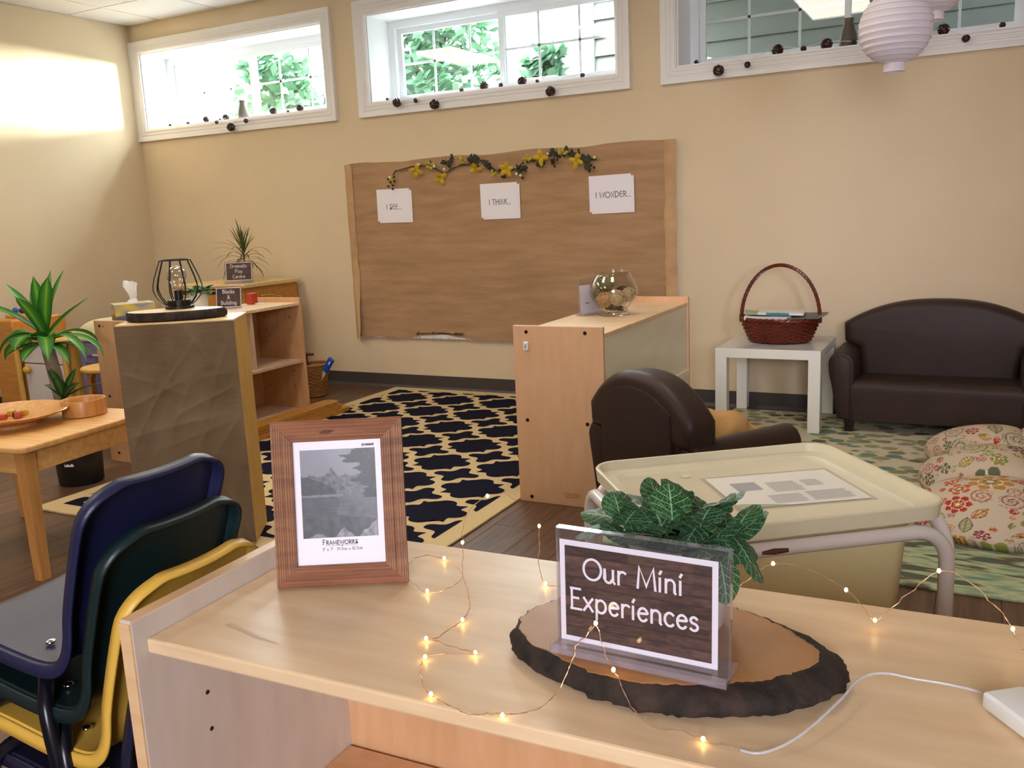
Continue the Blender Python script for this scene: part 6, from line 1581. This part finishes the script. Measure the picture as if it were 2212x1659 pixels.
obj('battery_box', MB().rbox((.066 - ox, .878 - oy, .0095 + .0006), (.085, .045, .018), .004, 3, Matrix.Rotation(math.radians(-52), 3, 'Z')), 'plastic_white', fl, smooth=50)

# ------------------------------------------------------------------ stacked school chairs
def school_chair(colour, label, loc):
    t = thing('stacking_chair', label, 'chair', loc, 0, 'stacked plastic school chairs'); SH = .450
    W2 = .113
    prof = [(-.33, -.045), (-.318, -.020), (-.29, -.004), (-.22, -.006), (-.14, -.014), (-.07, -.018), (-.03, -.012), (-.008, .006), (.004, .032), (.012, .07), (.028, .12), (.052, .185), (.072, .23), (.081, .248)]
    # resample
    P = [Vector((a, 0, b)) for a, b in prof]; S_ = smooth_path([(p.x, 0, p.z) for p in P], 4); n = len(S_)
    tot = [0]
    for a, b in zip(S_, S_[1:]): tot.append(tot[-1] + (b - a).length)
    Lt = tot[-1]; cols = [-1.0, -.9, -.75, -.5, -.25, 0, .25, .5, .75, .9, 1.0]
    vs = []
    def halfw(s_):
        w = W2 * (.97 + .05 * min(1, s_ / Lt * 2)) 
        r = .05
        if s_ > Lt - r: w -= r - math.sqrt(max(0, r * r - (s_ - (Lt - r)) ** 2))
        if s_ < r: w -= r - math.sqrt(max(0, r * r - (r - s_) ** 2))
        return w
    for i in range(n):
        a, b = S_[max(i - 1, 0)], S_[min(i + 1, n - 1)]; d = (b - a).normalized(); nb = Vector((d.z, 0, -d.x))      # outward (under / behind)
        w = halfw(tot[i]); curve = .005
        for c in cols:
            k = max(-1, min(1, c)); e = max(0, abs(c) - 1) / .12
            p = S_[i] + Vector((0, 1, 0)) * (w * k + math.copysign(.004 * e, c)) + nb * (.022 * e) - nb * curve * (k * k) * (1 if True else 0)
            vs.append(tuple(p))
    # rolled rim: the boundary of the shell turned down and outwards
    m = len(cols); fs = [(i * m + j, i * m + j + 1, (i + 1) * m + j + 1, (i + 1) * m + j) for i in range(n - 1) for j in range(m - 1)]
    loop = [(i, 0) for i in range(n)] + [(n - 1, j) for j in range(1, m)] + [(i, m - 1) for i in range(n - 2, -1, -1)] + [(0, j) for j in range(m - 2, 0, -1)]
    NB = []
    for i in range(n):
        a, b = S_[max(i - 1, 0)], S_[min(i + 1, n - 1)]; d = (b - a).normalized(); NB.append((Vector((d.z, 0, -d.x)), d))
    for (dep, outw) in ((.004, .0035), (.012, .005), (.021, .006)):
        o0 = len(vs)
        for (i, j) in loop:
            nb, d = NB[i]; p = Vector(vs[i * m + j]); q = Vector((0, 1 if j == m - 1 else -1 if j == 0 else 0, 0)) + (d if i == n - 1 else -d if i == 0 else Vector((0, 0, 0)))
            if 0 < j < m - 1 or 0 < i < n - 1: pass
            vs.append(tuple(p + nb * dep + (q.normalized() if q.length > 0 else q) * outw))
        prev = [i * m + j for i, j in loop] if dep == .004 else [o0 - len(loop) + k for k in range(len(loop))]
        for k in range(len(loop)):
            k2 = (k + 1) % len(loop); fs.append((prev[k2], prev[k], o0 + k, o0 + k2))
    mb = MB().add([(x, y, z + SH) for x, y, z in vs], fs)
    so = obj('seat_shell', mb, colour, t, smooth=50)
    md = so.modifiers.new('thickness', 'SOLIDIFY'); md.thickness = .005; md.offset = 1
    for sg in (-1, 1):
        yo = sg * .130
        pts = [(-.315, yo * 1.03, .012), (-.285, yo, .20), (-.268, yo * .99, SH - .115), (-.250, yo * .93, SH - .068), (-.222, yo * .76, SH - .044), (-.17, yo * .68, SH - .036), (-.12, yo * .68, SH - .038), (-.082, yo * .78, SH - .048), (-.058, yo * .94, SH - .075), (-.042, yo, SH - .125), (-.015, yo * 1.02, .20), (.03, yo * 1.06, .012)]
        obj('leg_frame', MB().tube(smooth_path(pts, 4), .0115, 10), 'tube_dark', t, smooth=60)
        for p in (pts[0], pts[-1]): obj('leg_cap', MB().lathe([(0, 0), (.0145, 0), (.0145, .03), (.012, .034)], 12, (p[0], p[1], .0005)), 'black_plastic', t)
        for xx in (-.21, -.10): obj('rivet', MB().ball((xx, sg * .075, SH - .010), .008, 2, (1, 1, .45)), 'chrome', t, smooth=180)
    return t
for k, (c, lab) in enumerate((('chair_navy', 'navy plastic school chair, lowest of the stack by the near shelf'), ('chair_yellow', 'yellow plastic school chair in the stack by the near shelf'), ('chair_green', 'dark green plastic school chair between the blue and yellow ones'), ('chair_blue', 'blue plastic school chair on top of the stack by the near shelf'))):
    school_chair(c, lab, (-1.008 - .027 * k, .836, .0008 + .063 * k))
